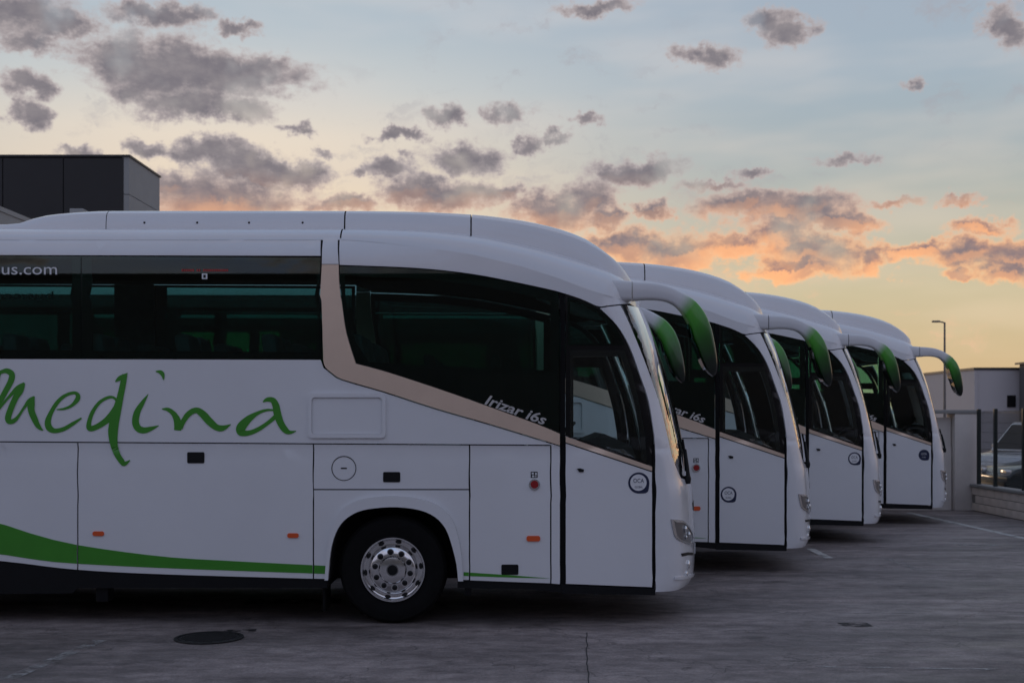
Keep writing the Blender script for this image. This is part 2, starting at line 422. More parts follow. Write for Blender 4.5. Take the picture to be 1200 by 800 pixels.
def roof_part(name, x0, x1, k0, k1, m, parent, drop=0, lift=0, sides=(-1, 1)):
    xs = []
    n = max(2, int((x1-x0)/.12)); xs = [x0+(x1-x0)*i/n for i in range(n+1)]
    if x1 > XTIP-.5:
        xs = [x for x in xs if x < XTIP-.5]+[XTIP-.5*(1-i/18)**2 for i in range(0, 19)]
        xs[-1] = XTIP-.0008
    bm = bmesh.new()
    full = k1 == len(SECT)-1
    ks = list(range(k0, k1+1))
    seqs = [[(k, -1) for k in ks]+[(k, 1) for k in reversed(ks[:-1])]] if full else [[(k, s) for k in ks] for s in sides]
    for seq in seqs:
        rows = [[bm.verts.new(roof_pt(x, k, s, drop)+Vector((0, 0, lift))) for (k, s) in seq] for x in xs]
        for a, b in zip(rows, rows[1:]):
            for i in range(len(seq)-1): bm.faces.new((a[i], b[i], b[i+1], a[i+1]))
    bmesh.ops.recalc_face_normals(bm, faces=bm.faces)
    if full and bm.faces and sum(f.normal.z for f in bm.faces) < 0: bmesh.ops.reverse_faces(bm, faces=bm.faces)
    return obj(name, bm, m, parent, 30)
def lx(px, y=-1.2): return PR(px, 300, y)[0]

# ------------------------------------------------------------------ lettering
def text_shape(body, shear=0, bold=0, res=3):
    cu = bpy.data.curves.new('lettering', 'FONT'); cu.body = body; cu.size = 1; cu.shear = shear; cu.offset = bold; cu.resolution_u = res
    o = bpy.data.objects.new('lettering', cu); C.objects.link(o)
    dg = bpy.context.evaluated_depsgraph_get(); me = o.evaluated_get(dg).to_mesh()
    vs = [(v.co.x, v.co.y) for v in me.vertices]; fs = [tuple(p.vertices) for p in me.polygons]
    o.evaluated_get(dg).to_mesh_clear(); bpy.data.objects.remove(o); bpy.data.curves.remove(cu)
    return vs, fs
def lettering(name, body, x0, y0, size, m, parent, ang=0, width=None, off=.003, shear=0, bold=0, side=-1, flip=False):
    vs, fs = text_shape(body, shear, bold)
    w0 = max(v[0] for v in vs); sx = (width/w0) if width else size
    ca, sa = math.cos(ang), math.sin(ang); bm = bmesh.new(); bv = []
    for (a, b) in vs:
        if flip: a = w0-a
        a *= sx; b *= size
        q, z = P2Q(x0+a*ca-b*sa, y0-(a*sa+b*ca))
        bv.append(bm.verts.new(chart(q if side < 0 else -q, z, off)))
    for f in fs:
        try: bm.faces.new([bv[i] for i in f])
        except ValueError: pass
    bmesh.ops.recalc_face_normals(bm, faces=bm.faces)
    return obj(name, bm, m, parent)
def stroke(bm, pts, conv, off):
    pts = catmull(pts, 6); n = len(pts); rows = []
    for i, (x, y, w) in enumerate(pts):
        a, b = pts[max(i-1, 0)], pts[min(i+1, n-1)]
        t = Vector((b[0]-a[0], b[1]-a[1])); t.normalize(); nn = Vector((-t.y, t.x))*max(w, 1)
        row = []
        for s in (-1, 1):
            q, z = P2Q(*conv(x+nn.x*s, y+nn.y*s)); row.append(bm.verts.new(chart(q, z, off)))
        rows.append(row)
    for a, b in zip(rows, rows[1:]): bm.faces.new((a[0], b[0], b[1], a[1]))

# ------------------------------------------------------------------ coach
def seam(x): return 517.5+.0064*x
def build_coach():
    B = empty('coach_bus')
    # traced outlines (photo pixels of the first coach)
    strip = catmull([(727,357),(740,385),(757,427),(772,470),(782,510),(788,536),(798,560)], 3)
    pil = catmull([(703,361),(723,381),(738,406),(750.5,440),(760.5,470),(767,510)], 4)+[(768,530),(768,547)]
    gtop = catmull([(398,311.5),(487,315),(553,322),(611,333),(652,342)], 4)
    gtop2 = catmull([(652,342),(680,351),(702,361),(722,381.5),(737,406.5),(749.5,440.5),(759.5,470.5),(766,510)], 4)
    bpl = [(377,352),(379,422)]
    bpr = catmull([(396.5,285),(397.5,330),(401,357),(406,390),(417,426)], 4)
    ttop = catmull([(417,426),(440,432),(470,441),(530,461),(590,482.5),(630,497),(656,508)], 3)
    tbot = catmull([(379,422),(381.5,430),(390,437.5),(402,444.5),(450,458.5),(510,478),(574,496.5),(646,518.5),(656,521.5)], 3)
    arch_in = catmull([(385,679),(388,646),(394,624),(404,609),(420,599),(440,594.8),(466,593.6),(492,597),(510,605),(522,618),(529,636),(535,660),(537,680)], 3)
    arch_out = catmull([(381,679),(383.5,646),(388,622),(397,602),(414,588),(440,582),(466,581),(492,584),(513,591),(528,605),(536,624),(541,650),(543,680)], 3)
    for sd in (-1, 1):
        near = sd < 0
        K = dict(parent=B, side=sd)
        # white panels
        panel('waist_panel', [(-711, 419)]+[(375.5, 421.5), (376.5, 423.5), (379, 431)]+[(x-.9, y+1.2) for x, y in tbot[4:-1]]+[(644, seam(644)-.8), (-711, seam(-711)-.8)], WHITE, **K)
        panel('cant_panel', [(-711, 279), (376, 279), (375.6, 299.7), (-711, 297)], WHITE, **K)
        panel('inner_lining', [(-711, 281.6), (400, 281.6), (440,284.6),(487,290.6),(553,300.6),(611,314.6),(652,327.6),(690,341.6),(715,350),(690,354),(652,340),(611,331),(553,320),(487,313),(400,309),(376,300),(-711, 296.5)], DARK, off=-.022, thick=.02, **K)
        panel('cant_panel', [(398.2, 279), (440,282),(487,288),(553,298),(611,312),(652,325),(690,339.5),(720,348.2),(739,353),(739,355.6),(727,356.2),(704,359.2)]
              +[(x, y-1.2) for x, y in reversed(gtop+catmull([(652,342),(680,351),(702,361)],4)[1:-1])], WHITE, **K)
        sb = catmull([(-711,625),(-400,628),(-200,637),(0,656.7),(90,667),(200,672.7),(383,678)], 5)
        def under(xa, xb): return [p for p in sb if xa < p[0] < xb]
        T = Tab(sb)
        for xa, xb in ((-186, 90.2), (91.8, 366.4)):
            panel('luggage_door', [(xa, seam(xa)+.6), (xb, seam(xb)+.6), (xb, T(xb))]+[p for p in reversed(under(xa, xb))]+[(xa, T(xa))], WHITE, **K)
        # rear quarter with its own wheel arch
        ra = [(x-762, y) for x, y in arch_in]
        panel('rear_quarter_panel', [(-450, seam(-450)+.6), (-187.6, seam(-187)+.6), (-187.6, 655), (ra[-1][0], 660)]+[p for p in reversed(ra) if p[1] < 658]+[(ra[0][0], 660), (-450, 655)], WHITE, **K)
        panel('engine_cover', [(-711, seam(-711)+.6), (-451.6, seam(-450)+.6), (-451.6, 655), (-711, 650)], WHITE, **K)
        panel('fuel_flap', [(368, seam(368)+.6), (549.4, seam(550)+.6), (549.4, 572.6), (368, 572.6)], WHITE, **K)
        panel('wheel_arch_panel', [(368, 574), (549.4, 574), (549.4, 679), (537.2, 679)]+list(reversed(arch_in))[1:-1]+[(385, 678), (368, 677.5)], WHITE, **K)
        panel('arch_flare', arch_out+list(reversed([(x, y) for x, y in arch_in])), WHITE, off=.038, thick=.036, **K)
        panel('service_door', [(551, seam(551)+.6), (644.6, seam(645)+.6), (644.6, 683), (551, 679.5)], WHITE, **K)
        panel('door_pillar', [(646.2, 519.6), (656, 523), (656, 684), (646.2, 683.2)], WHITE, **K)
        dl = panel('door' if near else 'driver_side_panel', [(663, 519.5), (764, 553), (764, 687.5), (663, 683.5)], WHITE, off=.002, **K)
        if near: panel('lock', [(676, 549), (680, 548.4), (684, 549.6), (684, 552.4), (679, 553)], BLACK, parent=dl, off=.012, thick=.01)
        panel('sill_trim', [(658, 684), (663, 685), (764, 689), (768, 690), (768, 697), (658, 695)], BLACK, off=-.004, thick=.08, **K)
        panel('black_skirt', [(-711, 660)]+[(x, y-1) for x, y in sb if -187 < x < 386]+[(383, 689), (90, 689), (84, 695), (-187, 697), (-711, 690)], BLACK, off=-.012, thick=.05, **K)
        panel('black_skirt', [(536, 677.5), (646, 682.5), (658, 683), (658, 694), (620, 690), (536, 689)], BLACK, off=-.012, thick=.05, **K)
        # champagne trim
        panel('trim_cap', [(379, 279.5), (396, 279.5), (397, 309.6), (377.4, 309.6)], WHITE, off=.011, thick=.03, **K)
        panel('window_trim', [(377.4, 310.2), (397, 310.2)]+[p for p in bpr if p[1] > 311]+ttop[1:]+list(reversed(tbot))+list(reversed(bpl)), GOLD, off=.012, thick=.03, **K)
        panel('door_trim', [(663, 511.2), (764, 546.4), (764, 551.6), (663, 518)], GOLD, off=.010, thick=.02, **K)
        # green swoosh
        g1 = catmull([(-187,560),(-90,590),(0,613),(34,624),(90,638),(189,651.5),(270,656.8),(384,662.6)], 5)
        g2 = catmull([(-187,640),(-90,640),(0,649),(47,656),(90,660),(202,665.5),(384,672)], 5)
        for a, b in ((-186, 90.2), (91.8, 366.4), (368, 384.5)):
            t1, t2 = Tab(g1), Tab(g2); n = 10
            panel('green_stripe', [(a+(b-a)*i/n, t1(a+(b-a)*i/n)) for i in range(n+1)]+[(b-(b-a)*i/n, t2(b-(b-a)*i/n)) for i in range(n+1)], GREEN, off=.0035, thick=.003, gs=.3, **K)
        panel('green_stripe', [(543.4,669.8),(549.4,670.3),(549.4,674.4),(543.4,674.2)], GREEN, off=.0035, thick=.003, gs=.3, **K)
        panel('green_stripe', [(551,670.4),(600,673.6),(644.6,677.2),(600,676.2),(551,674.6)], GREEN, off=.0035, thick=.003, gs=.3, **K)
        # glazing: black glazed border behind, clear panes in front
        wt, wb = lambda x: 298.6+.0064*x+.8, lambda x: 418.6+.0075*x
        clear1 = [(107, 303.5), (371, 305), (371, 412), (107, 411)]
        fr = [(-711, 297)]+[(376, 301.2), (374.6, 352), (376.6, 420.6), (-711, 418)]
        hl = [clear1]
        for a, b in ((-176, 84), (-460, -198), (-695, -482)): hl.append([(a, 302), (b, 303.3), (b, 410), (a, 409)])
        panel('window_frame', fr, BLACKG, off=-.014, thick=.02, holes=hl, **K)
        for a, b in ((95.6, 375.2), (-187, 94.4), (-471, -188.2), (-705, -472.2)):
            w_ = panel('side_window', [(a, wt(a)), (b, wt(b))]+([(374, 352)] if b > 300 else [])+[(b+(1 if b > 300 else 0), wb(b)), (a, wb(a))], TINT, off=-.004, thick=.006, **K)
        fg = gtop[:-1]+[(655.5, 343.5), (655.5, 506.5)]+[(x, y-.8) for x, y in reversed(ttop[2:-1])]+[(x+.9, y) for x, y in reversed(bpr) if y > 314]
        hole = [(404,322),(487,326),(553,333),(611,344),(645,353),(645,434),(540,430),(432,424),(416,400),(408,370),(404,345)]
        panel('window_frame', [(p[0], p[1]+.3) for p in fg], BLACKG, off=-.014, thick=.02, holes=[hole], **K)
        panel('front_side_window', fg, TINT, off=-.004, thick=.006, **K)
        dg_ = [(663, 346)]+[p for p in gtop2 if p[0] > 664]+[(764, 530), (764, 545.6), (663, 510.4)]
        h1 = [(668,352.5),(683,357),(700,366.5),(716,383),(727,402),(668,402)]
        h2 = [(672,417.5),(727.5,417.5),(736,445),(744,475),(750,510),(752,539.5),(672,512)]
        panel('door_window_frame' if near else 'window_frame', dg_, BLACKG, off=-.012, thick=.03, holes=[h1, h2], **K)
        panel('quarter_window', [(665,347.6)]+[p for p in catmull([(683,353),(701,362.5),(720,380.5),(732,404)],3)]+[(665,404)], TINT, off=-.004, thick=.006, **K)
        panel('door_window' if near else 'driver_window', [(668,410),(732,410),(742,440),(750,475),(756,510),(758,541),(668,510.5)], CLEAR, off=-.004, thick=.006, **K)
        for a, b in (((657, 344), (662.4, 346.5)),):
            panel('door_seal', [(656.6,343.6),(662.4,345.6),(662.4,685),(656.6,684)], RUBBER, off=-.006, thick=.03, **K)
        panel('door_seal', [(764.6,520),(767.6,520),(767.6,690),(764.6,689)], RUBBER, off=-.008, thick=.03, **K)
        # lining behind the panel gaps
        for xa, xb in ((-711, -385), (-222, 383), (540, 768)):
            panel('inner_lining', [(xa, 505 if xb < 700 else 560), (xb, 530 if xb < 500 else (566 if xb > 700 else 540)), (xb, 676), (xa, 676)] if xb < 700 else
                  [(540, 506),(646, 528),(768, 566),(768, 682),(540, 672)], DARK, off=-.03, thick=.01, **K)
        # small side fittings
        if near or True:
            for (x, y, w, h) in ((229.5, 536, 20, 13), (459, 558.7, 20, 12), (597.5, 667, 20, 12), (-48, 536, 20, 13)):
                panel('recessed_handle', [(x-w/2+1,y-h/2),(x+w/2-1,y-h/2),(x+w/2,y-h/2+1),(x+w/2,y+h/2-1),(x+w/2-1,y+h/2),(x-w/2+1,y+h/2),(x-w/2,y+h/2-1),(x-w/2,y-h/2+1)], BLACK, off=.005, thick=.005, **K)
            for (x, y) in ((115.5, 624.8), (343.5, 627), (625, 630.6), (-150, 622)):
                w, h = (6.6, 2.7) if x < 500 else (8, 3.2)
                panel('side_marker', [(x-w,y-h*.5),(x-w+1.6,y-h),(x+w-1.6,y-h),(x+w,y-h*.5),(x+w,y+h*.5),(x+w-1.6,y+h),(x-w+1.6,y+h),(x-w,y+h*.5)], ORANGE, off=.012, thick=.012, **K)
            # raised rectangular moulding of the blanking panel: a proud rounded frame
            def rr(x0, y0, x1, y1, r):
                out = []
                for cx, cy, a0 in ((x1-r,y0+r,-90),(x1-r,y1-r,0),(x0+r,y1-r,90),(x0+r,y0+r,180)):
                    for i in range(5):
                        a = math.radians(a0+i*22.5); out.append((cx+r*math.cos(a), cy+r*math.sin(a)))
                return out
            panel('raised_moulding', rr(361.5,460.5,452,513,5), WHITE, off=.020, thick=.020, holes=[rr(365.5,465.5,448,508.5,4)], gs=.3, smooth=50, **K)
            panel('raised_moulding', rr(365.9,465.9,447.6,508.1,4), WHITE, off=.004, thick=.004, gs=.3, **K)
            ring = lambda cx, cy, r, n=28: [(cx+r*math.cos(2*math.pi*i/n), cy+r*math.sin(2*math.pi*i/n)) for i in range(n)]
            panel('filler_cap_ring', ring(403, 548.5, 14.6), BLACK, off=.0022, thick=.002, holes=[ring(403, 548.5, 13.7)], gs=.5, **K)
            panel('filler_cap_mark', [(399.5,547.6),(406.5,547.6),(406.5,549.2),(399.5,549.2)], BLACK, off=.0022, thick=.002, gs=.5, **K)
            panel('button_bezel', ring(626.3, 567.5, 6.6, 20), CHROME, off=.012, thick=.012, gs=.5, **K)
            panel('emergency_button', ring(626.3, 567.3, 4.6, 20), RED, off=.026, thick=.016, gs=.5, **K)
            panel('button_label', [(622,552.4),(630,552.4),(630,559.6),(622,559.6)], BLACK, off=.0024, thick=.002, gs=.5, **K)
            for (a, b, c, d) in ((623,553.4,625.6,555.4),(627,553.6,629,556.4),(623.4,556.6,625.8,558.8),(626.6,557.4,629,558.6)):
                panel('button_label_mark', [(a,b),(c,b),(c,d),(a,d)], PRINT, off=.0034, thick=.001, gs=.5, **K)
        panel('inner_lining', [(706,364)]+[(x+2, y) for x, y in pil[2:]]+[(790, 560)]+[(x-2, y) for x, y in reversed(strip[1:])], DARK, off=-.036, thick=.01, **K)
    # ---- front mask, windscreen
    ps = [P2Q(*p) for p in strip]; pp = [P2Q(*p) for p in pil]
    zb = ps[-1][1]; zt_ = ps[0][1]
    qn, zn = ps[-1]
    bottom = [(qn*f, zn-.05*(1-f*f)-.03*(1-f)) for f in (.85,.7,.5,.25,0)]
    topq = [(ps[0][0]*f, max(Z_BROW-.03, zt_+.0)) for f in (.9,.7,.45,.2,0)]
    topq = [(ps[0][0]*f, zt_+(Z_BROW-.02-zt_)*(1-f)) for f in (.9,.7,.45,.2,0)]
    half = pp[:]
    q768 = [P2Q(768, y) for y in (560, 600, 640, 680, 693)]
    nb = [(q768[-1][0]*f, q768[-1][1]) for f in (.8,.6,.4,.2,0)]
    def shrink(pts, d): return [(q+d, z) for q, z in pts]
    # mask: pillar outer edge down, along the bottom and back up the windscreen edge
    loopL = [(727, 357.6), (704, 360.6)]
    near_loop = [P2Q(727,357.8)]+pp+q768+nb
    far_loop = mirror_loop(near_loop)[1:]
    ws_edge = ps[1:]+bottom
    ws_far = mirror_loop(ws_edge)[1:]
    M_ = panel('front_mask', near_loop+far_loop+[(-q, z) for q, z in ps[1:]]+[(-q, z) for q, z in bottom[:-1]]+list(reversed(bottom))+list(reversed(ps[1:])), WHITE, B, qz=True, gs=.05, thick=.03)
    wl = ps+bottom
    wfull = [(q+.006, z) for q, z in ps]+[(q, z+.006) for q, z in bottom]+[(-q-.006, z) for q, z in reversed(ps)][0:0]
    wn = [(q+.004, z) for q, z in ps]+[(q, z+.008) for q, z in bottom]
    wtop = [(q, z) for q, z in topq]
    poly = wn+[(-q, z) for q, z in reversed(wn[:-1])]+[(-q, z) for q, z in wtop[:-1]]+list(reversed(wtop))
    WS = panel('windscreen', poly, WSG, B, qz=True, gs=.05, off=-.006, thick=.006)
    # black glazed border of the windscreen
    lowb = [(q+.004, z) for q, z in ps[-2:]]+[(q, z+.008) for q, z in bottom]
    low2 = [(q, z+.14) for q, z in lowb]
    panel('windscreen_border', lowb+[(-q, z) for q, z in reversed(lowb[:-1])]+[(-q, z) for q, z in low2[:-1]]+list(reversed(low2)), BLACKG, WS, qz=True, gs=.05, off=-.016, thick=.008)
    # wipers parked on the lower border
    for s in (-1, 1):
        bm = bmesh.new(); qa = .60*s
        tube(bm, [chart(qa, zn-.02, .03), chart(qa*.96, zn+.12, .035), chart(qa*.86, zn+.26, .03)], [.022, .016, .012])
        bx(bm, *[f(c) for c in (0,) for f in ()]) if False else None
        wp = obj('wiper_arm', bm, BLACK, B, 40)
        bm = bmesh.new(); tube(bm, [chart(qa*(.99-.18*i/5), zn+.06+.30*i/5, .018) for i in range(6)], .012, 6)
        obj('wiper_blade', bm, RUBBER, wp, 40)
        bm = bmesh.new(); c = chart(qa, zn-.02, .02); lathe(bm, [(.0, -.05), (.03, -.045), (.038, 0), (.03, .03), (0, .035)], 14, 'Z', c)
        obj('wiper_hub', bm, BLACK, wp, 40)
    # headlights, fog lamps, bumper line
    hlp = catmull([(786,608),(797.5,609),(804,614),(810,622),(812,630),(809,637.5),(800,634.7),(792,630),(788.6,621.6),(786,608)], 3)[:-1]
    hq = [P2Q(*p) for p in hlp]
    def scaled(pts, f):
        cq = sum(p[0] for p in pts)/len(pts); cz = sum(p[1] for p in pts)/len(pts)
        return [(cq+(q-cq)*f, cz+(z-cz)*f) for q, z in pts], cq, cz
    for sd in (-1, 1):
        H = panel('headlight', hq, mat('lamp_housing', (.22, .22, .23), .3, metal=.7, coat=1.0), B, qz=True, off=.006, thick=.02, side=sd, gs=.05)
        inner, cq, cz = scaled(hq, .8)
        panel('lamp_bezel', hq, CHROME, H, qz=True, off=.010, thick=.004, side=sd, gs=.05, holes=[scaled(hq, .88)[0]])
        for dq, dz, r in ((-.03, .035, .034), (.06, -.03, .03), (-.012, -.045, .02)):
            p = chart((cq+dq)*(1 if sd < 0 else -1), cz+dz, .012); bm = bmesh.new()
            bmesh.ops.create_icosphere(bm, subdivisions=3, radius=r, matrix=Matrix.Translation(p) @ Matrix.Diagonal((.6, .9, 1, 1)))
            obj('lamp_lens', bm, LENS, H, 60)
        up = [(q, z) for q, z in hq[0:10]]
        panel('running_light', hq[0:13]+[(q+(cq-q)*.22, z+(cz-z)*.22) for q, z in reversed(hq[0:13])], LENS, H, qz=True, off=.014, thick=.006, side=sd, gs=.05)
        for (x, y, r) in ((806, 661, 5.2), (804, 672, 3.6)):
            p = chart((lambda t: t[0] if sd < 0 else -t[0])(P2Q(x, y)), P2Q(x, y)[1], 0); bm = bmesh.new()
            bmesh.ops.create_icosphere(bm, subdivisions=3, radius=r/110, matrix=Matrix.Translation(p) @ Matrix.Diagonal((.5, .8, 1, 1)))
            f = obj('fog_lamp', bm, LENS, B, 60)
        panel('bumper_slot', [P2Q(*p) for p in ((798,648),(806,646.5),(812,647),(812,650),(806,650),(799,651.5))], BLACK, B, qz=True, off=.004, thick=.004, side=sd, gs=.05)
        panel('bumper_lip', [P2Q(*p) for p in ((790,675.5),(800,674.5),(812,671),(812.5,674),(801,678),(790,678.4))], WHITE, B, qz=True, off=.016, thick=.016, side=sd, gs=.05)
    panel('grille', [(-.42, 1.10), (.42, 1.10), (.40, 1.02), (-.40, 1.02)], BLACK, B, qz=True, off=.004, thick=.006, gs=.05)
    panel('number_plate', [(-.16, .66), (.16, .66), (.16, .55), (-.16, .55)], PRINT, B, qz=True, off=.012, thick=.01, gs=.1)
    # ---- roof
    g = .007
    x125, x403, x552 = lx(125, -.9), lx(402.5, -1.0), lx(552, -.95)
    NS = len(SECT)-1
    roof_part('roof_lining', XR+.02, XTIP, 0, NS, DARK, B, drop=.035)
    roof_part('cant_rail', XR, x403-g, 0, 6, WHITE, B)
    roof_part('cant_rail', x403+g, XTIP, 0, 6, WHITE, B)
    roof_part('roof_fairing', XR, x125-g/2, 6, NS, WHITE, B)
    roof_part('roof_fairing', x125+g/2, x403-g, 6, NS, WHITE, B)
    roof_part('roof_fairing', x403+g, x552-g, 6, NS, WHITE, B)
    roof_part('roof_fairing', x552+g, XTIP, 6, NS, WHITE, B)
    for px in (168, 230, 291, 354): 
        for s in (-1, 1):
            p = roof_pt(lx(px, -.95), 8, s); bm = bmesh.new(); bmesh.ops.create_icosphere(bm, subdivisions=1, radius=.012, matrix=Matrix.Translation(p))
            obj('fairing_screw', bm, BLACK, B)
    for a, b, h in ((448, 487, .02), (508, 548, .012)):
        z = ztt((lx(a, -.5)+lx(b, -.5))/2)
        h_ = box('roof_hatch', lx(a, -.4), lx(b, -.4), -.42, .42, z-.03, z+h, BLACK, B, .01)
    p = Vector((lx(648, -.3), -.3, ztt(lx(648, -.3))-.01)); bm = bmesh.new(); tube(bm, [p, p+Vector((-.01, 0, .03)), p+Vector((-.03, 0, .06))], [.03, .018, .008], 8)
    obj('roof_antenna', bm, BLACK, B, 40)
    # rear end
    bm = bmesh.new(); ring = [roof_pt(XR+.004, k, -1) for k in range(NS+1)]+[roof_pt(XR+.004, k, 1) for k in range(NS-1, -1, -1)]
    low = [Vector((XR+.004, s*(W-tum(z)), z)) for s, z in ((1, 2.6), (1, 1.66), (1, .6), (-1, .6), (-1, 1.66), (-1, 2.6))]
    bm.faces.new([bm.verts.new(p) for p in ring+low]); obj('rear_panel', bm, WHITE, B)
    box('rear_window', XR-.012, XR, -1.0, 1.0, 2.35, 3.2, BLACKG, B, .004)
    for s in (-1, 1): box('tail_light', XR-.03, XR, s*1.08-.1, s*1.08+.1, 1.2, 1.75, RED, B, .008)
    # brow moulding and mirror arms
    outer = [(632,318),(672,322),(705,326.5),(739,330),(757,331),(775,333.5),(790,338.5),(803,345.5),(815,354),(825,367),(831.5,382),(835.5,398),(838.5,416),(839.5,430),(838.5,438)]
    inner = [(632,330),(672,343),(705,352),(739,353),(757,351.6),(773,352.2),(785,355.4),(794,361.6),(801.5,371.5),(808,384),(812,398),(817,410),(822,424),(829,436),(835,441)]
    yy = [-.84,-.97,-1.055,-1.105,-1.12,-1.13,-1.13,-1.12,-1.11,-1.10,-1.09,-1.08,-1.07,-1.06,-1.05]
    ty = [.12,.12,.115,.09,.065,.06,.065,.075,.09,.11,.12,.12,.115,.09,.05]
    fade = [0,0,0,0,0,0,.0,.05,.3,.55,.68,.78,.88,.97,1]
    nodes = catmull([(*o, *i, y, t, f) for o, i, y, t, f in zip(outer, inner, yy, ty, fade)], 3)
    for sd in (-1, 1):
        for part, sel in (('brow_moulding', nodes[:10]), ('mirror_arm', nodes[9:])):
            bm = bmesh.new(); lay = bm.verts.layers.float.new('fade'); rings = []
            for j, (ox, oy, ix, iy, y, t, fd) in enumerate(sel):
                po, pi_ = PR(ox, oy, y), PR(ix, iy, y)
                if part == 'mirror_arm' and j == 0: po = (po[0]+.012, po[1]); pi_ = (pi_[0]+.012, pi_[1])
                c = Vector(((po[0]+pi_[0])/2, 0, (po[1]+pi_[1])/2)); h = Vector((po[0]-pi_[0], 0, po[1]-pi_[1]))/2
                ring = []
                for k in range(20):
                    a = 2*math.pi*k/20; ca, sa = math.cos(a), math.sin(a); e = .45
                    cu, su = math.copysign(abs(ca)**e, ca), math.copysign(abs(sa)**e, sa)
                    p = c+h*cu; v = bm.verts.new((p.x, -sd*(y+t*su*-1) if False else (y+t*su)*(-sd), p.z)); v[lay] = fd
                    ring.append(v)
                rings.append(ring)
            for a, b in zip(rings, rings[1:]):
                for k in range(20): bm.faces.new((a[k], a[(k+1) % 20], b[(k+1) % 20], b[k]))
            bm.faces.new(rings[0]); bm.faces.new(rings[-1])
            bmesh.ops.recalc_face_normals(bm, faces=bm.faces)
            A = obj(part, bm, FADE, B, 50)
            if part == 'mirror_arm':
                # glass set in the face that looks back along the coach
                bm = bmesh.new(); sel2 = [n for n in sel if n[6] > .45][:-4]; rows = []
                for (ox, oy, ix, iy, y, t, fd) in sel2:
                    pi_ = PR(ix-1.0, iy+.6, y); rows.append([bm.verts.new((pi_[0], (y+t*.8*s)*(-sd), pi_[1])) for s in (-1, 1)])
                for a, b in zip(rows, rows[1:]): bm.faces.new((a[0], a[1], b[1], b[0]))
                obj('mirror_glass', bm, MIRR, A, 60)
    # ---- running gear
    zc = .512
    def wheel(x, sd, dual):
        Wn = empty('wheel', (x, sd*(W-.055), zc), B); 
        s = sd                                  # outward = +s*y
        def L_(prof, name, m, n=56, sm=35):
            bm = bmesh.new(); lathe(bm, [(r, s*h) for r, h in prof], n, cap=name != 'tyre'); return obj(name, bm, m, Wn, sm)
        L_([(.30,-.30),(.40,-.315),(.475,-.30),(.505,-.26),(.512,-.2),(.512,-.09),(.505,-.035),(.478,-.005),(.43,.006),(.38,.002),(.33,-.006),(.302,-.012)], 'tyre', RUBBER)
        L_([(.302,-.25),(.302,-.016),(.306,.002),(.303,.008),(.292,.008),(.284,-.006),(.278,-.028),(.262,-.034),(.232,-.030),(.218,-.010),(.212,.004),(.204,.010),(.15,.018),(.132,.020),(.128,.012)], 'rim', CHROME)
        L_([(.128,.012),(.127,.028),(.120,.036),(.09,.041),(.056,.043),(.052,.038),(.0,.038)], 'hub_cap', CHROME, 40)
        L_([(.050,.0375),(.048,.042),(.0,.043)], 'hub_badge', BLACK, 24)
        bmn = bmesh.new(); lathe(bmn, [(.026,0),(.026,s*.006),(.019,s*.008),(.0175,s*.026),(.013,s*.030),(0,s*.030)], 12)
        men = bpy.data.meshes.new('wheel_nut'); bmn.to_mesh(men); bmn.free()
        bmh = bmesh.new(); bmesh.ops.create_uvsphere(bmh, u_segments=14, v_segments=8, radius=1, matrix=Matrix.Diagonal((.030, .010, .017, 1)))
        meh = bpy.data.meshes.new('hand_hole'); bmh.to_mesh(meh); bmh.free()
        bmv = bmesh.new(); lathe(bmv, [(.033, 0), (.033, s*.003), (0, s*.0032)], 20); mev = bpy.data.meshes.new('nut_recess'); bmv.to_mesh(mev); bmv.free()
        for i in range(10):
            a = 2*math.pi*(i+.5)/10+.12
            o = link('wheel_nut', men, BLACK, Wn, 40); o.location = (.168*math.cos(a), s*.0165, .168*math.sin(a))
            o = link('nut_washer', mev, CHROME, Wn, 40); o.location = (.168*math.cos(a), s*.0155, .168*math.sin(a))
            a += math.pi/10
            o = link('hand_hole', meh, DARK, Wn, 40); o.location = (.262*math.cos(a), s*-.030, .262*math.sin(a)); o.rotation_euler = (0, -a+math.pi/2, 0)
        return Wn
    xw = lx(460, -1.25)
    for x, dual in ((xw, 0), (xw-6.1, 1)):
        for s in (-1, 1): wheel(x, s, dual)
    # wheel wells
    for dx in (0, -6.1):
        for s in (-1, 1):
            bm = bmesh.new(); rows = []
            for (px, py) in arch_in:
                X, Z = P2L(px, py); rows.append([bm.verts.new((X+dx, s*(W-.03), Z)), bm.verts.new((X+dx, s*(W-.55), Z))])
            for a, b in zip(rows, rows[1:]): bm.faces.new((a[0], a[1], b[1], b[0]))
            bm.faces.new([r[1] for r in rows])
            obj('wheel_well', bm, DARK, B)
    for s in (-1, 1):
        X, Z = P2L(379, 690); box('mudflap', X-.012, X+.012, s*(W-.05) if s > 0 else s*(W-.05), s*(W-.40), .12, .45, RUBBER, B)
        X, _ = P2L(116, 690); box('jacking_foot', X-.06, X+.06, s*(W-.10), s*(W-.28), .20, .5, BLACK, B, .01)
        X, _ = P2L(548, 690); box('jacking_foot', X-.03, X+.03, s*(W-.06), s*(W-.2), .27, .5, BLACK, B, .006)
    xwl = xw-.62; xwr = xw+.62
    for a, b in ((XR+.05, xw-6.1-.62), (xw-6.1+.62, xwl), (xwr, -.42)):
        box('underbody', a, b, -(W-.09), W-.09, .34, .50, DARK, B)
    box('chassis', XR+.1, -.3, -.68, .68, .36, 1.4, DARK, B)
    # ---- cabin
    box('cabin_floor', XR+.05, -2.3, -(W-.07), W-.07, 1.42, 1.52, DASH, B)
    box('driver_floor', -2.3, -.35, -(W-.1), W-.1, .9, 1.0, DASH, B)
    box('step_riser', -2.34, -2.28, -(W-.1), W-.1, .9, 1.52, DASH, B)
    bm = bmesh.new()
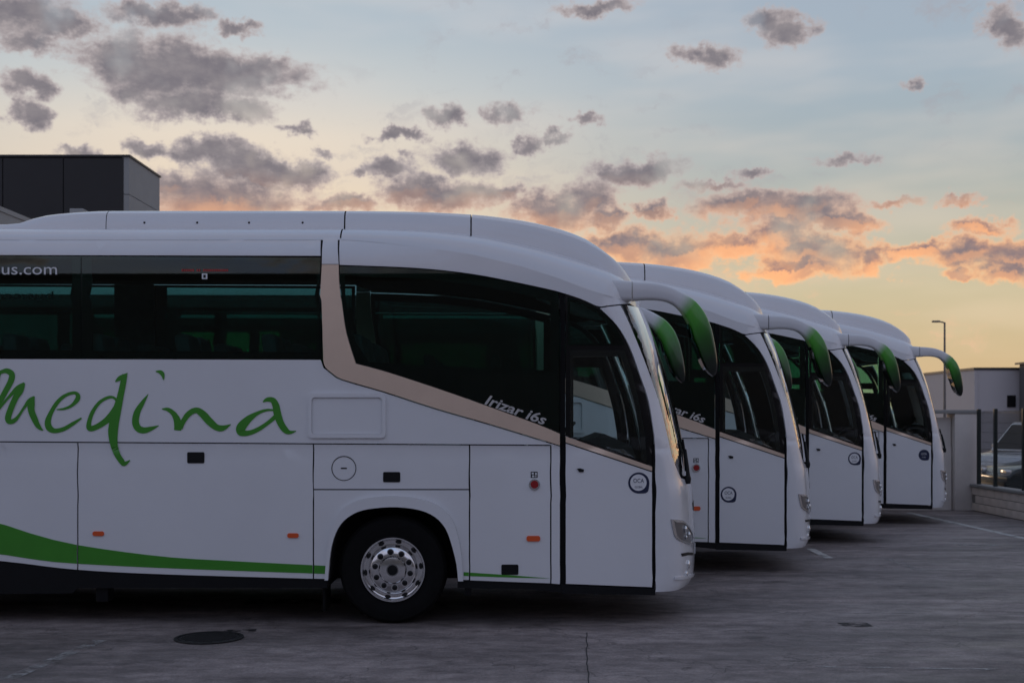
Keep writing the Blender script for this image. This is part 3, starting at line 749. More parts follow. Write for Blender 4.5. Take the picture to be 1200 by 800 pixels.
    for prof in ([(-1.02,1.0),(-1.05,1.45),(-.98,1.70),(-.78,1.78),(-.50,1.66),(-.42,1.45),(-.42,1.0)],):
        a = [bm.verts.new((x, -.35, z)) for x, z in prof]; b = [bm.verts.new((x, .98, z)) for x, z in prof]
        for i in range(len(a)): bm.faces.new((a[i], a[(i+1) % len(a)], b[(i+1) % len(b)], b[i]))
        bm.faces.new(a[::-1]); bm.faces.new(b)
    obj('dashboard', bm, DASH, B, 30)
    bm = bmesh.new(); n = 40; Rr = .235
    M0 = Matrix.Translation((-1.22, .55, 1.74)) @ Matrix.Rotation(math.radians(-38), 4, 'Y')
    pts = [M0 @ Vector((Rr*math.cos(2*math.pi*i/n), Rr*math.sin(2*math.pi*i/n), 0)) for i in range(n+1)]
    tube(bm, pts, .017, 8, False)
    for a in (.5, 2.6, 4.7): tube(bm, [M0 @ Vector((0, 0, 0)), M0 @ Vector((Rr*math.cos(a), Rr*math.sin(a), 0))], .014, 6)
    tube(bm, [M0 @ Vector((0, 0, .01)), (-.95, .55, 1.45)], [.05, .05], 10)
    obj('steering_wheel', bm, DASH, B, 40)
    def seat_mesh(wd):
        bm = bmesh.new()
        bx(bm, -.05, .44, -wd/2, wd/2, .34, .47, .04)
        n0 = len(bm.verts); bx(bm, -.09, .06, -wd/2, wd/2, .40, 1.22, .05)
        bm.verts.ensure_lookup_table()
        for v in bm.verts[n0:]: v.co.x -= (v.co.z-.4)*.18; v.co.y *= 1-.25*max(0, (v.co.z-1.0)/.22)
        bx(bm, .05, .35, -wd/2+.08, wd/2-.08, 0, .34)
        me = bpy.data.meshes.new('passenger_seat'); bm.to_mesh(me); bm.free(); return me
    sm_ = seat_mesh(.46)
    o = link('driver_seat', sm_, SEAT, B, 40); o.location = (-1.95, .55, 1.08)
    for r in range(11):
        x = -3.05-.82*r
        for y in (-.98, -.50, .50, .98):
            if abs(x-(-6.9)) < .3 and y < 0: continue
            o = link('passenger_seat', sm_, SEAT, B, 40); o.location = (x, y, 1.52)
    bm = bmesh.new(); tube(bm, [(-2.15,-.35,1.52),(-2.15,-.35,2.3),(-2.05,-.35,2.42),(-1.75,-.35,2.2),(-1.55,-.40,1.6),(-1.5,-.4,1.0)], .018, 8); obj('grab_rail', bm, SILVER, B, 40)
    panel('curtain', [(34, 300), (90, 300), (90, 415), (34, 415)], SEAT, B, off=-.06, thick=.03, side=1)
    # ---- lettering
    A = lambda x, y: (x/5.7167, 420+y/5.7167); Bc = lambda x, y: (140+x/5.4545, 420+y/5.4545)
    strokes = [
      ('M', A, [[(-75,470,9),(-50,330,12),(-25,200,14),(-5,105,12),(22,86,13),(52,84,18),(80,106,20),(74,150,20),(40,215,19),(0,288,18),(-40,360,15),(-70,430,10)],
        [(-40,385,6),(0,330,8),(60,258,9),(118,198,15),(166,164,7)],
        [(163,168,8),(137,212,22),(106,262,20),(76,330,20),(55,395,20),(66,422,17),(100,412,14),(130,378,9),(165,325,9),(200,280,14),(233,254,5)],
        [(228,258,7),(212,300,23),(212,350,22),(236,410,20),(260,455,15),(290,481,3)]]),
      ('e', A, [[(380,341,3),(430,336,8),(480,315,10),(518,275,16),(522,244,14),(495,229,10),(440,246,11),(390,287,13),(346,355,14),(322,420,20),(332,464,22),(370,483,16),(430,470,14),(490,435,12),(547,398,5)]]),
      ('d', A, [[(792,292,8),(760,260,8),(720,262,10),(665,296,11),(620,360,13),(597,430,15),(602,466,19),(642,460,18),(700,425,20),(745,385,24),(778,320,14)],
        [(774,155,3),(806,130,15),(856,98,3)],[(838,106,17),(825,170,20),(806,260,22),(786,340,28),(766,430,32),(758,500,32),(766,580,24),(786,640,20),(814,684,19),(834,704,15),(872,680,3)]]),
      ('i', Bc, [[(184,228,2),(150,280,13),(115,340,20),(103,400,22),(118,443,22),(155,458,20),(200,448,14),(252,428,2)],[(233,82,3),(262,86,12),(278,104,12),(283,137,2)]]),
      ('n', Bc, [[(272,322,3),(310,325,12),(345,350,16),(368,390,22),(374,430,23),(372,458,23)],[(388,446,16),(410,398,16),(445,352,18),(490,330,18),(530,352,23),(575,400,24),(620,438,20),(660,444,18),(713,420,2)]]),
      ('a', Bc, [[(992,330,5),(940,329,8),(880,350,12),(822,390,23),(778,440,30),(778,472,22),(830,474,16),(890,450,14),(950,410,12),(998,370,14)],[(918,277,4),(945,262,13),(980,266,18),(1000,300,22),(1010,350,24),(1030,410,22),(1060,455,20),(1090,471,12),(1130,462,2)]])]
    for nm, cv, ss in strokes:
        bm = bmesh.new()
        for i, st in enumerate(ss): stroke(bm, st, cv, .0045+.0009*i)
        bmesh.ops.recalc_face_normals(bm, faces=bm.faces)
        for f in bm.faces:
            if f.normal.y > 0: f.normal_flip()
        obj('painted_letter', bm, GREEN, B)
    lettering('window_lettering', 'bus.com', -11, 321.6, 19, PRINT, B, width=78, off=.002)
    lettering('window_lettering', 'bus.com', -150, 320, 17, PRINT, B, width=96, off=-.02, side=1, flip=True)
    lettering('model_lettering', 'Irizar i6s', 566.5, 472.6, 16.5, SILVER, B, ang=math.radians(-19.4), width=76, off=.006, shear=.22, bold=.018)
    for i in range(22):
        x = 213+i*2.5
        if i in (6, 9): continue
        panel('exit_notice_mark', [(x, 315.4), (x+1.7, 315.4), (x+1.7, 318), (x, 318)], REDP, B, off=.0015, thick=.001, gs=1)
    panel('exit_notice_sign', [(236.6, 320.4), (243, 320.4), (243, 327), (236.6, 327)], PRINT, B, off=.0015, thick=.001, gs=1)
    panel('exit_notice_mark', [(238.4, 322), (241.2, 322), (241.2, 325.6), (238.4, 325.6)], BLACK, B, off=.003, thick=.001, gs=1)
    return B
def fade_material():
    M = bpy.data.materials.new('faded_mirror_paint'); M.use_nodes = True; nt = M.node_tree; b = nt.nodes['Principled BSDF']
    a = nt.nodes.new('ShaderNodeAttribute'); a.attribute_name = 'fade'; r = nt.nodes.new('ShaderNodeValToRGB')
    e = r.color_ramp.elements; e[0].position = 0; e[0].color = (.70, .71, .74, 1); e[1].position = 1; e[1].color = (.010, .014, .012, 1)
    for p, c in ((.015, (.70, .71, .74)), (.16, (.30, .45, .28)), (.30, (.07, .34, .03)), (.56, (.05, .27, .025)), (.74, (.02, .10, .015)), (.9, (.008, .02, .009))):
        x = e.new(p); x.color = (*c, 1)
    nt.links.new(a.outputs['Fac'], r.inputs[0]); nt.links.new(r.outputs[0], b.inputs['Base Color'])
    b.inputs['Roughness'].default_value = .3; b.inputs['Coat Weight'].default_value = .4; b.inputs['Coat Roughness'].default_value = .06
    return M
FADE = fade_material()
def sticker(parent, cx, cy, solid=False):
    """round inspection sticker with a speech-bubble tail, on the door"""
    n = 32; pts = []
    r = 12.4
    for i in range(n):
        a = 2*math.pi*i/n; x, y = math.cos(a), math.sin(a)
        if 0 < math.degrees(a) % 360 < 90: k = 1+.20*math.exp(-((math.degrees(a)-48)/20)**2)
        else: k = 1
        pts.append((cx+r*k*x, cy+r*k*y))
    s = panel('door_sticker', pts, NAVY, parent, off=.0045, thick=.0015, gs=1)
    if not solid: panel('sticker_face', [(cx-.4+9.6*math.cos(2*math.pi*i/n), cy-.4+9.6*math.sin(2*math.pi*i/n)) for i in range(n)], PRINT if False else WHITE, s, off=.0058, thick=.001, gs=1)
    lettering('sticker_lettering', 'OCA', cx-6.6, cy-.2, 7.2, NAVY if not solid else PRINT, s, width=12.6, off=.0075)
    lettering('sticker_lettering', 'GLOBAL', cx-5, cy+6, 3.6, NAVY if not solid else PRINT, s, width=9.6, off=.0075)

# ------------------------------------------------------------------ ground
def ground_material():
    M = bpy.data.materials.new('worn_asphalt'); M.use_nodes = True; nt = M.node_tree; L = nt.links; b = nt.nodes['Principled BSDF']
    tc = nt.nodes.new('ShaderNodeTexCoord')
    def nz(sc, det, stretch=(1,1,1), rough=.6, off=(0,0,0)):
        mp = nt.nodes.new('ShaderNodeMapping'); mp.inputs['Scale'].default_value = stretch; mp.inputs['Location'].default_value = off
        L.new(tc.outputs['Object'], mp.inputs[0]); n = nt.nodes.new('ShaderNodeTexNoise'); n.inputs['Scale'].default_value = sc
        n.inputs['Detail'].default_value = det; n.inputs['Roughness'].default_value = rough; L.new(mp.outputs[0], n.inputs['Vector']); return n.outputs[0]
    def rng(v, a, b_, c, d):
        r = nt.nodes.new('ShaderNodeMapRange'); r.interpolation_type = 'SMOOTHSTEP'; L.new(v, r.inputs[0])
        for i, k in enumerate((a, b_, c, d)): r.inputs[i+1].default_value = k
        return r.outputs[0]
    def mu(op, a, b_):
        n = nt.nodes.new('ShaderNodeMath'); n.operation = op
        for i, v in enumerate((a, b_)):
            if isinstance(v, (int, float)): n.inputs[i].default_value = v
            else: L.new(v, n.inputs[i])
        return n.outputs[0]
    big = rng(nz(.55, 6, (.6, 1.3, 1), .65), .32, .68, .62, 1.40)
    streak = rng(nz(1.6, 7, (.42, 1.5, 1), .7), .33, .70, .80, 1.25)
    grain = rng(nz(150, 3), .3, .7, .72, 1.3)
    grit = rng(nz(38, 4), .3, .72, .80, 1.22); mott = rng(nz(6, 6, (.75, 1.2, 1), .65), .3, .7, .74, 1.28)
    dk = rng(nz(1.1, 5, (.7, 1.6, 1), .6, (9, 4, 0)), .60, .70, 1, .62)
    scuff = rng(nz(2.6, 7, (.35, 2.8, 1), .7, (3, 7, 0)), .60, .74, 0, .8)
    v = mu('MULTIPLY', mu('MULTIPLY', mu('MULTIPLY', big, streak), mu('MULTIPLY', grain, grit)), dk)
    v = mu('MULTIPLY', v, mott); v = mu('ADD', v, scuff)
    # fine cracks
    vo = nt.nodes.new('ShaderNodeTexVoronoi'); vo.feature = 'DISTANCE_TO_EDGE'; vo.inputs['Scale'].default_value = .42
    dist = nt.nodes.new('ShaderNodeVectorMath'); dist.operation = 'ADD'
    wn = nt.nodes.new('ShaderNodeTexNoise'); wn.inputs['Scale'].default_value = 2.5; wn.inputs['Detail'].default_value = 6; L.new(tc.outputs['Object'], wn.inputs['Vector'])
    L.new(tc.outputs['Object'], dist.inputs[0]); L.new(wn.outputs[1], dist.inputs[1]); L.new(dist.outputs[0], vo.inputs['Vector'])
    ck = rng(vo.outputs[0], .0, .006, .55, 1)
    v = mu('MULTIPLY', v, ck)
    sc = nt.nodes.new('ShaderNodeVectorMath'); sc.operation = 'SCALE'; sc.inputs[0].default_value = (.208, .176, .170)
    L.new(v, sc.inputs['Scale']); L.new(sc.outputs[0], b.inputs['Base Color'])
    L.new(rng(nz(1.3, 5, (.5, 1.6, 1)), .3, .7, .40, .72), b.inputs['Roughness'])
    bp = nt.nodes.new('ShaderNodeBump'); bp.inputs['Strength'].default_value = .8; bp.inputs['Distance'].default_value = .006
    L.new(mu('ADD', nz(110, 4), mu('MULTIPLY', ck, 1.5)), bp.inputs['Height']); L.new(bp.outputs[0], b.inputs['Normal'])
    return M
bm = bmesh.new(); vs = [bm.verts.new(p) for p in ((-500,-300,0),(500,-300,0),(500,900,0),(-500,900,0))]; bm.faces.new(vs)
ground = tag(obj('ground', bm, ground_material()), kind='structure')
def paint_material(name, col, lo, hi):
    M = bpy.data.materials.new(name); M.use_nodes = True; nt = M.node_tree; L = nt.links; b = nt.nodes['Principled BSDF']
    b.inputs['Base Color'].default_value = (*col, 1); b.inputs['Roughness'].default_value = .7
    tc = nt.nodes.new('ShaderNodeTexCoord'); n = nt.nodes.new('ShaderNodeTexNoise'); n.inputs['Scale'].default_value = 5; n.inputs['Detail'].default_value = 9; n.inputs['Roughness'].default_value = .7
    L.new(tc.outputs['Object'], n.inputs['Vector']); r = nt.nodes.new('ShaderNodeMapRange'); r.inputs[1].default_value = lo; r.inputs[2].default_value = hi
    L.new(n.outputs[0], r.inputs[0]); L.new(r.outputs[0], b.inputs['Alpha']); return M
PAINT = paint_material('worn_white_paint', (.52, .51, .49), .30, .50)
FAINT = paint_material('faint_white_paint', (.36, .35, .34), .44, .64)
STAIN = paint_material('oil_stain', (.008, .008, .009), .42, .55)
def gp(px, py):
    D = ZC*F/(py-HY); return ((px-CX)*D/F, D)
def strip_on_ground(name, a, b, w, m, z=.004, n=12, jag=0):
    bm = bmesh.new(); a, b = Vector(a), Vector(b); t = (b-a).normalized(); nn = Vector((-t.y, t.x)); rows = []
    for i in range(n+1):
        c = a+(b-a)*i/n+nn*random.uniform(-jag, jag)
        rows.append([bm.verts.new((c.x+nn.x*s*w/2, c.y+nn.y*s*w/2, z)) for s in (-1, 1)])
    for r, s in zip(rows, rows[1:]): bm.faces.new((r[0], r[1], s[1], s[0]))
    bmesh.ops.recalc_face_normals(bm, faces=bm.faces)
    o = obj(name, bm, m, ground); return o
strip_on_ground('painted_line', (8.10, 24.6), (8.30, 17.0), .14, PAINT)
strip_on_ground('painted_line', gp(950, 643), gp(972, 654), .12, PAINT)
strip_on_ground('painted_line', gp(1122, 638), gp(1172, 638.5), .2, FAINT)
strip_on_ground('painted_line', gp(1000, 718.5), gp(1072, 718), .07, FAINT)
strip_on_ground('painted_line', gp(1040, 655), gp(1078, 668), .12, FAINT)
strip_on_ground('painted_line', gp(8, 796), gp(118, 750), .12, FAINT)
strip_on_ground('painted_line', gp(955, 781), gp(1230, 785), .06, FAINT)
strip_on_ground('crack', gp(687, 741), gp(690, 812), .008, mat('crack_dark', (.03, .03, .03), .9), n=26, jag=.008)
strip_on_ground('oil_stain', gp(288, 705), gp(400, 704), .35, STAIN, z=.005)
strip_on_ground('oil_stain', gp(262, 740), gp(300, 739), .18, STAIN, z=.005)
strip_on_ground('oil_stain', gp(985, 732), gp(1020, 732), .22, STAIN, z=.005)
# manhole in front of the first coach
mx, my = gp(245, 747.5); IRON = mat('cast_iron', (.010, .010, .011), .6, var=.3, vscale=14, bump=.5, bscale=40)
mh = tag(empty('manhole_cover', (mx, my, 0)), 'round dark iron manhole cover sunk in the asphalt beside the lettered coach', 'manhole')
bm = bmesh.new(); lathe(bm, [(.30, .004), (.30, .012), (.27, .013), (.27, .006)], 40, 'Z'); obj('frame', bm, IRON, mh, 40)
bm = bmesh.new(); lathe(bm, [(.26, .002), (.26, .010), (.25, .011), (0, .011)], 40, 'Z'); lid = obj('lid', bm, IRON, mh, 40)
for i in range(-4, 5):
    h = math.sqrt(.235**2-(i*.055)**2); box('rib', -h, h, i*.055-.012, i*.055+.012, .009, .017, IRON, lid)

# ------------------------------------------------------------------ coaches in their bays
coach = build_coach()
def copy_tree(o, parent=None):
    c = o.copy(); C.objects.link(c); c.parent = parent
    for ch in KIDS.get(o, []):
        if not ch.name.startswith(('window_lettering', 'exit_notice')): copy_tree(ch, c)   # that print shows on the first coach only
    return c
KIDS = {}
for o in list(C.objects):
    if o.parent: KIDS.setdefault(o.parent, []).append(o)
spots = [(XF1, D1), (3.795, 15.05), (5.787, 18.53), (8.0, 21.88)]
labels = ['white coach whose whole door side, front wheel and green Medina lettering show',
          'white coach with its round sticker low on the hinge side of the door',
          'white coach between two others, pale round sticker high on its door',
          'white coach with a small solid dark sticker on its door, next to the boundary wall']
stick = [(748.5, 565.5, False), (677, 609, False), (750, 568, False), (748, 574, True)]
buses = [coach]+[copy_tree(coach) for _ in range(3)]
for b, (x, d), lab, st in zip(buses, spots, labels, stick):
    b.location = (x, d+W, 0); b.rotation_euler.z = math.radians((0, .3, -.3, .4)[buses.index(b)]); tag(b, lab, 'coach', 'white coaches parked side by side'); sticker(b, *st)

# ------------------------------------------------------------------ dark hall and pale wing behind the coaches, on the left
CLAD = mat('black_cladding', (.012, .012, .014), .55, var=.25, vscale=.6)
PALE = mat('pale_render', (.33, .34, .34), .85, var=.08, vscale=.8, bump=.2, bscale=30)
GREYC = mat('grey_concrete', (.30, .295, .285), .85, var=.10, vscale=1.0, bump=.3, bscale=25)
COPING = mat('dark_coping', (.03, .03, .032), .5)
DD = 37.0; hx = (145-CX)/F*DD; hz = ZC+(HY-182)/F*DD
hall = tag(empty('dark_hall', (hx-10, DD+1.6, 0)), 'black clad flat roofed hall with a pale end wall', 'building')
hall.location = (0, 0, 0)
box('wall', hx-26, hx-.02, DD, DD+.3, 0, hz-.06, CLAD, hall)
for i in range(14): box('cladding_panel', hx-26+i*1.86, hx-26+i*1.86+1.83, DD-.05, DD-.004, 0.2, hz-.10, CLAD, hall)
box('end_wall', hx-.02, hx+.18, DD-.04, DD+3.15, 0, hz-1.22, PALE, hall)
box('end_wall', hx-.02, hx+.18, DD-.04, DD+3.15, hz-1.20, hz-.05, PALE, hall)
box('back_wall', hx-26, hx-.02, DD+2.9, DD+3.1, 0, hz-.08, CLAD, hall)
box('roof', hx-26, hx-.03, DD+.3, DD+2.9, hz-.5, hz-.3, GREYC, hall)
box('coping', hx-26, hx+.22, DD-.09, DD+.33, hz-.06, hz, COPING, hall)
box('coping', hx-.05, hx+.22, DD+.331, DD+3.2, hz-.06, hz, COPING, hall)
wx = -13.0; wz = ZC+(HY-242)/F*(F*13.0/600)
wing = tag(empty('pale_wing'), 'lower pale grey flat roofed building in front of the black hall', 'building')
box('side_wall', wx-.25, wx, 22, 36.7, 0, wz-.12, PALE, wing)
box('front_wall', wx-14, wx-.25, 22, 22.25, 0, wz-.12, PALE, wing)
box('coping', wx-14.05, wx+.03, 21.95, 36.8, wz-.12, wz, PALE, wing)
for i in range(4): box('window', wx-12.5+i*3.2, wx-10.5+i*3.2, 21.96, 21.995, 3.2, 5.0, BLACKG, wing)
vx = (85-CX)/F*35.5; vent = tag(box('roof_vent', vx-.02, vx+.38, 35.3, 35.8, wz-.0, ZC+(HY-245.6)/F*35.5, PALE, None, .02), 'small pale box vent on the low roof beside the black hall', 'vent')
vent.location.x = 0

# ------------------------------------------------------------------ boundary: block wall with fence (runs away from the camera) and a taller wall across its end
BLOCK = mat('concrete_block', (.66, .57, .50), .9, var=.14, vscale=3.0, bump=.5, bscale=50)
MORTAR = mat('mortar', (.22, .20, .18), .95)
REND = mat('beige_render', (.68, .62, .58), .9, var=.10, vscale=1.6, bump=.25, bscale=30)
POST = mat('dark_green_post', (.012, .02, .018), .45)
WX, WY1, WY0, WH = 9.62, 25.2, 8.0, .56
lw = tag(empty('block_wall', (0, 0, 0)), 'low beige concrete block wall under the dark fence', 'wall')
box('mortar_core', WX+.012, WX+.19, WY0, WY1, 0, WH-.06, MORTAR, lw)
bm = bx(bmesh.new(), 0, .012+.01, .004, .396, .004, .156, .006); bme = bpy.data.meshes.new('block'); bm.to_mesh(bme); bm.free()
rows = 3; n = int((WY1-WY0)/.4)
for r in range(rows):
    for i in range(n):
        y = WY1-.4*(i+1)-(.2 if r % 2 else 0)
        if y < WY0: continue
        o = link('block', bme, BLOCK, lw); o.location = (WX-.008-random.uniform(0, .006), y, .01+r*.163)
box('coping', WX-.05, WX+.24, WY0, WY1, WH-.06, WH, GREYC, lw, .01)
fence = tag(empty('mesh_fence'), 'dark green wire mesh fence with square posts on the low block wall', 'fence')
FZ = 2.12
bmw = bx(bmesh.new(), -.035, .035, -.035, .035, WH, FZ, .006); pme = bpy.data.meshes.new('post'); bmw.to_mesh(pme); bmw.free()
ys = [25.05, 24.42]+[24.42-1.65*i for i in range(1, 10)]
ys = [25.06, 24.2, 22.85, 21.3, 19.7, 18.1, 16.5, 14.9, 13.3, 11.7, 10.1, 8.5]
for y in ys: o = link('post', pme, POST, fence); o.location = (WX+.09, y, 0)
for a, b in zip(ys, ys[1:]):
    bm = bmesh.new()
    y = b+.07
    while y < a-.04: bx(bm, WX+.087, WX+.092, y-.004, y+.004, WH+.06, FZ-.04); y += .042
    z = WH+.08
    while z < FZ-.05: bx(bm, WX+.081, WX+.087, b+.035, a-.035, z-.003, z+.003); z += .2
    p = obj('wire_panel', bm, POST, fence); p['kind'] = 'stuff'
tw = tag(empty('tall_wall'), 'plain beige rendered wall with a dark coping behind the last coach', 'wall')
TZ = ZC+.06
box('pier', WX-.35, WX+.12, WY1+.02, WY1+.5, 0, TZ+.02, REND, tw, .01)
box('panel', -16, WX-.37, WY1+.16, WY1+.36, 0, 1.32, REND, tw)
box('panel', -16, WX-.37, WY1+.20, WY1+.34, 1.322, TZ-.06, REND, tw)
box('coping', -16, WX+.16, WY1+.0, WY1+.55, TZ+.022, TZ+.10, GREYC, tw, .01)

# ------------------------------------------------------------------ warehouse, shed, lamp post and cars beyond the boundary
WGREY = mat('warehouse_grey', (.48, .46, .47), .8, var=.06, vscale=.2)
WD = 75.0; bx0 = (1142-CX)/F*WD; bz = ZC+(HY-430.5)/F*WD
wh = tag(empty('grey_warehouse'), 'long flat roofed grey warehouse beyond the fence and lamp post', 'building')
box('front_wall', bx0+.2, bx0+40, WD, WD+.3, 0, bz-.15, WGREY, wh)
box('side_wall', bx0, bx0+.2, WD, WD+14, 0, bz-.15, WGREY, wh)
box('coping', bx0-.06, bx0+40, WD-.06, WD+14, bz-.15, bz, COPING, wh)
wxa, wxb = (1180-CX)/F*WD, (1190-CX)/F*WD
wdw = box('window', wxa, wxb, WD-.06, WD-.004, ZC+(HY-477)/F*WD, ZC+(HY-463)/F*WD, BLACKG, wh)
for i in range(8): box('cladding_rib', bx0+.2+i*4.0, bx0+.2+i*4.0+.06, WD-.03, WD-.005, .2, bz-.2, WGREY, wh)
SD = 73.4; sx = (1204.5-CX)/F*SD; sz = ZC+(HY-424)/F*SD
shed = tag(empty('dark_shed'), 'dark gable end with sloping roof edge beside the grey warehouse', 'building')
bm = bmesh.new(); prof = [(sx, 0), (sx, sz-.1), (sx+6, sz+.35), (sx+12, sz-.1), (sx+12, 0)]
a = [bm.verts.new((x, SD, z)) for x, z in prof]; b = [bm.verts.new((x, SD+1.2, z)) for x, z in prof]
bm.faces.new(a); bm.faces.new(b[::-1])
for i in range(5): bm.faces.new((a[i], a[(i+1) % 5], b[(i+1) % 5], b[i]))
bmesh.ops.recalc_face_normals(bm, faces=bm.faces); obj('wall', bm, mat('shed_grey', (.09, .09, .095), .7), shed)
bm = bmesh.new()
for x0_, z0_, x1_, z1_ in ((sx-.25, sz-.14, sx+6, sz+.41), (sx+6, sz+.41, sx+12.25, sz-.14)):
    q = [bm.verts.new((x, y, z+dz)) for dz in (0.02, .14) for x, z in ((x0_, z0_), (x1_, z1_)) for y in (SD-.3, SD+1.3)]
    for f in ((0,1,3,2),(4,5,7,6),(0,1,5,4),(2,3,7,6),(0,2,6,4),(1,3,7,5)): bm.faces.new([q[i] for i in f])
bmesh.ops.recalc_face_normals(bm, faces=bm.faces); obj('roof', bm, COPING, shed)
LD = 60.0; lxp = (1107-CX)/F*LD; lz = ZC+(HY-376.5)/F*LD
lamp = tag(empty('street_lamp', (lxp, LD, 0)), 'slim grey street lamp with a short arm standing before the warehouse', 'street lamp')
STEEL = mat('galvanised_steel', (.16, .15, .145), .5, metal=.4, var=.1, vscale=3)
bm = bmesh.new(); tube(bm, [(0,0,0),(0,0,2.5),(0,0,lz-.05)], [.085,.065,.045], 12); obj('pole', bm, STEEL, lamp, 40)
bm = bmesh.new(); tube(bm, [(0.02,0,lz-.08),(-.15,0,lz-.03),(-.3,0,lz-.01)], .035, 8); obj('arm', bm, STEEL, lamp, 40)
bm = bmesh.new(); bx(bm, -.62, -.25, -.11, .11, lz-.05, lz+.04, .025); obj('lamp_head', bm, STEEL, lamp, 40)
bm = bmesh.new(); lathe(bm, [(.22,0),(.22,.03),(.13,.05)], 16, 'Z'); obj('base_plate', bm, STEEL, lamp)

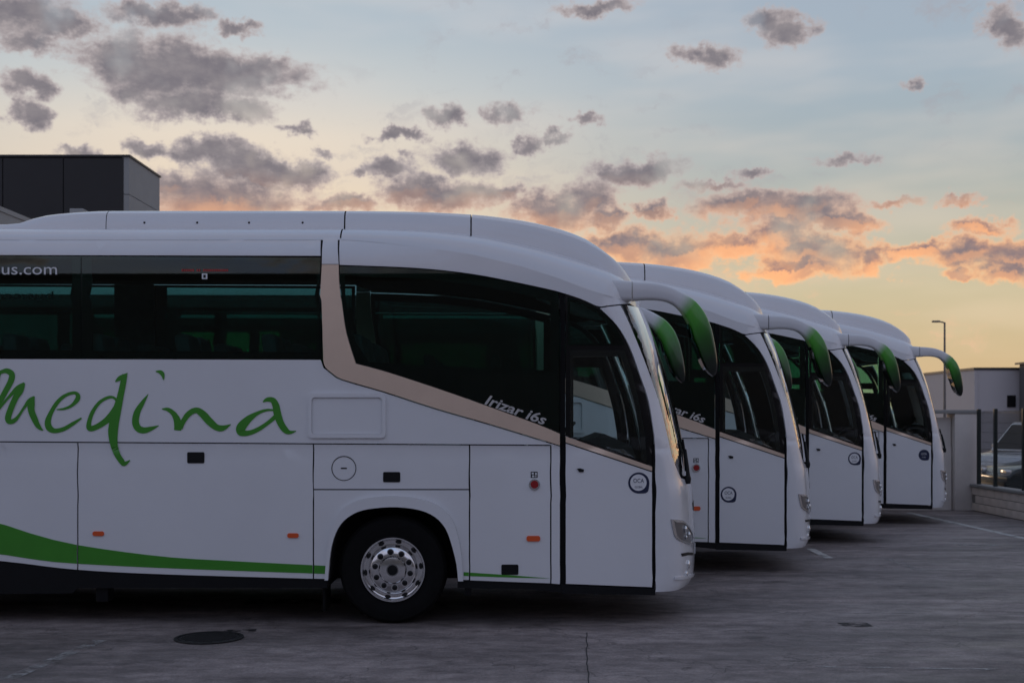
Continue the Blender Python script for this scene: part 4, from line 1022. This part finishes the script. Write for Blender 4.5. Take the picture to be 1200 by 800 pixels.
def car(name, loc, rz, paint, prof, gh, width, label, cat):
    """prof: body side outline (x, z); gh: glasshouse outline (x, z)"""
    T = empty(name, loc); T.rotation_euler = (0, 0, rz); tag(T, label, cat)
    def loft(pr, w0, w1, m, nm, bev):
        bm = bmesh.new(); zl = min(z for _, z in pr); zh = max(z for _, z in pr)
        wd = lambda z: w0+(w1-w0)*((z-zl)/(zh-zl))
        a = [bm.verts.new((x, -wd(z), z)) for x, z in pr]; b = [bm.verts.new((x, wd(z), z)) for x, z in pr]
        bm.faces.new(a); bm.faces.new(b[::-1]); k = len(pr)
        for i in range(k): bm.faces.new((a[i], a[(i+1) % k], b[(i+1) % k], b[i]))
        bmesh.ops.recalc_face_normals(bm, faces=bm.faces)
        if bev: bmesh.ops.bevel(bm, geom=bm.edges[:], offset=bev, segments=3, profile=.5, affect='EDGES', clamp_overlap=True)
        return obj(nm, bm, m, T, 35)
    w = width/2
    loft(prof, w*.97, w, paint, 'body', .05)
    loft(gh, w*.95, w*.80, paint, 'cabin', .05)
    # windows sit just proud of the cabin's sloping sides
    zl = min(z for _, z in gh); zh = max(z for _, z in gh); cx = sum(x for x, _ in gh)/len(gh)
    wd = lambda z: w*.95+(w*.80-w*.95)*((z-zl)/(zh-zl))
    xs = sorted(gh); xl_b = min(x for x, z in gh if z < zl+.05); xr_b = max(x for x, z in gh if z < zl+.05)
    xl_t = min(x for x, z in gh if z > zh-.12); xr_t = max(x for x, z in gh if z > zh-.12)
    za, zb_ = zl+.06, zh-.10
    lerp = lambda z, b_, t: b_+(t-b_)*(z-zl)/(zh-zl)
    for s in (-1, 1):
        for f0, f1 in ((.05, .47), (.51, .94)):
            bm = bmesh.new(); vs = []
            for z, fs in ((za, (f0, f1)), (zb_, (f1, f0))):
                for f in fs:
                    xl_, xr_ = lerp(z, xl_b, xl_t), lerp(z, xr_b, xr_t); vs.append((xl_+(xr_-xl_)*f, s*(wd(z)+.008), z))
            lo = [bm.verts.new(v) for v in vs]; hi = [bm.verts.new((v[0], v[1]-s*.02, v[2])) for v in vs]
            bm.faces.new(lo); bm.faces.new(hi[::-1])
            for i in range(4): bm.faces.new((lo[i], lo[(i+1) % 4], hi[(i+1) % 4], hi[i]))
            bmesh.ops.recalc_face_normals(bm, faces=bm.faces); obj('side_window', bm, BLACKG, T)
    for (xb_, xt_, nm, dx) in ((xl_b, xl_t, 'windscreen', -.012), (xr_b, xr_t, 'rear_window', .012)):
        bm = bmesh.new(); vs = []
        for z in (za, zb_):
            x = lerp(z, xb_, xt_)+dx; k = (wd(z)-.10)
            vs += [(x, -k, z), (x, k, z)]
        q = [bm.verts.new(v) for v in (vs[0], vs[1], vs[3], vs[2])]; q2 = [bm.verts.new((v[0]-dx*2, v[1], v[2])) for v in (vs[0], vs[1], vs[3], vs[2])]
        bm.faces.new(q); bm.faces.new(q2[::-1])
        for i in range(4): bm.faces.new((q[i], q[(i+1) % 4], q2[(i+1) % 4], q2[i]))
        bmesh.ops.recalc_face_normals(bm, faces=bm.faces); obj(nm, bm, BLACKG, T)
    xl, xr = min(x for x, _ in prof), max(x for x, _ in prof)
    for x in (xl+.82, xr-.85):
        for s in (-1, 1):
            wl = empty('wheel', (x, s*(w-.09), .32), T)
            bm = bmesh.new(); lathe(bm, [(.2,s*-.1),(.30,s*-.1),(.32,s*-.07),(.32,s*.07),(.30,s*.10),(.2,s*.10)], 28, cap=False); obj('tyre', bm, RUBBER, wl, 40)
            bm = bmesh.new(); lathe(bm, [(.205,s*.04),(.2,s*.095),(.17,s*.08),(.08,s*.09),(0,s*.09)], 28); obj('rim', bm, CHROME, wl, 40)
    for s in (-1, 1):
        box('headlight', xl-.015, xl+.12, s*(w-.20)-.16, s*(w-.20)+.16, .64, .78, LENS, T, .02)
        box('tail_light', xr-.10, xr+.015, s*(w-.16)-.11, s*(w-.16)+.11, .75, .95, RED, T, .02)
        box('door_mirror', xl_b+.35, xl_b+.5, s*(w+.09)-.09, s*(w+.09)+.09, zl+.02, zl+.18, paint, T, .03)
    box('bumper', xl-.04, xl+.06, -w*.9, w*.9, .30, .52, BLACK, T, .02)
    return T
SILV = mat('silver_paint', (.62, .62, .63), .25, metal=.35, coat=.6)
DKP = mat('dark_car_paint', (.012, .02, .022), .22, coat=.8)
car('parked_car', (13.1, 27.6, 0), 0.0, DKP, [(-2.1,.3),(-2.12,.62),(-1.9,.80),(-1.0,.94),(1.7,.98),(2.1,.9),(2.14,.5),(2.08,.3)],
    [(-1.15,.93),(-.35,1.42),(.9,1.46),(1.75,.97)], 1.78, 'dark saloon car parked close behind the wire mesh fence', 'car')
car('parked_van', (14.0, 31.0, 0), math.radians(28), SILV, [(-2.2,.32),(-2.25,.75),(-2.0,.98),(-1.3,1.10),(2.1,1.12),(2.2,.9),(2.2,.32)],
    [(-1.45,1.09),(-.75,1.82),(1.95,1.86),(2.12,1.10)], 1.85, 'silver high roofed van standing behind the dark saloon', 'van')

# ------------------------------------------------------------------ hall across the yard, behind the photographer (the coaches' glass mirrors it)
yh = tag(empty('yard_hall'), 'long grey hall across the yard facing the coaches', 'building')
YB, YT = -24.0, 8.6
box('wall', -70, 70, YB-.3, YB, 0, YT-.2, mat('yard_hall_grey', (.12, .12, .125), .8, var=.05, vscale=.3), yh)
box('coping', -70.2, 70.2, YB-12, YB+.08, YT-.2, YT, COPING, yh)
for i in range(9):
    box('roller_door', -60+i*14.5, -60+i*14.5+4.5, YB+.004, YB+.08, 0, 4.4, mat('roller_door_grey', (.13, .13, .135), .6), yh)

# put each building's and wall's own origin at its base
bpy.context.view_layer.update()
for root in [o for o in C.objects if o.type == 'EMPTY' and o.parent is None and o.location.length < 1e-6]:
    pts = [o.matrix_world @ Vector(c) for o in root.children if o.type == 'MESH' for c in o.bound_box]
    c = Vector(((min(p.x for p in pts)+max(p.x for p in pts))/2, (min(p.y for p in pts)+max(p.y for p in pts))/2, min(p.z for p in pts)))
    root.location = c
    for o in root.children: o.location = o.location-c
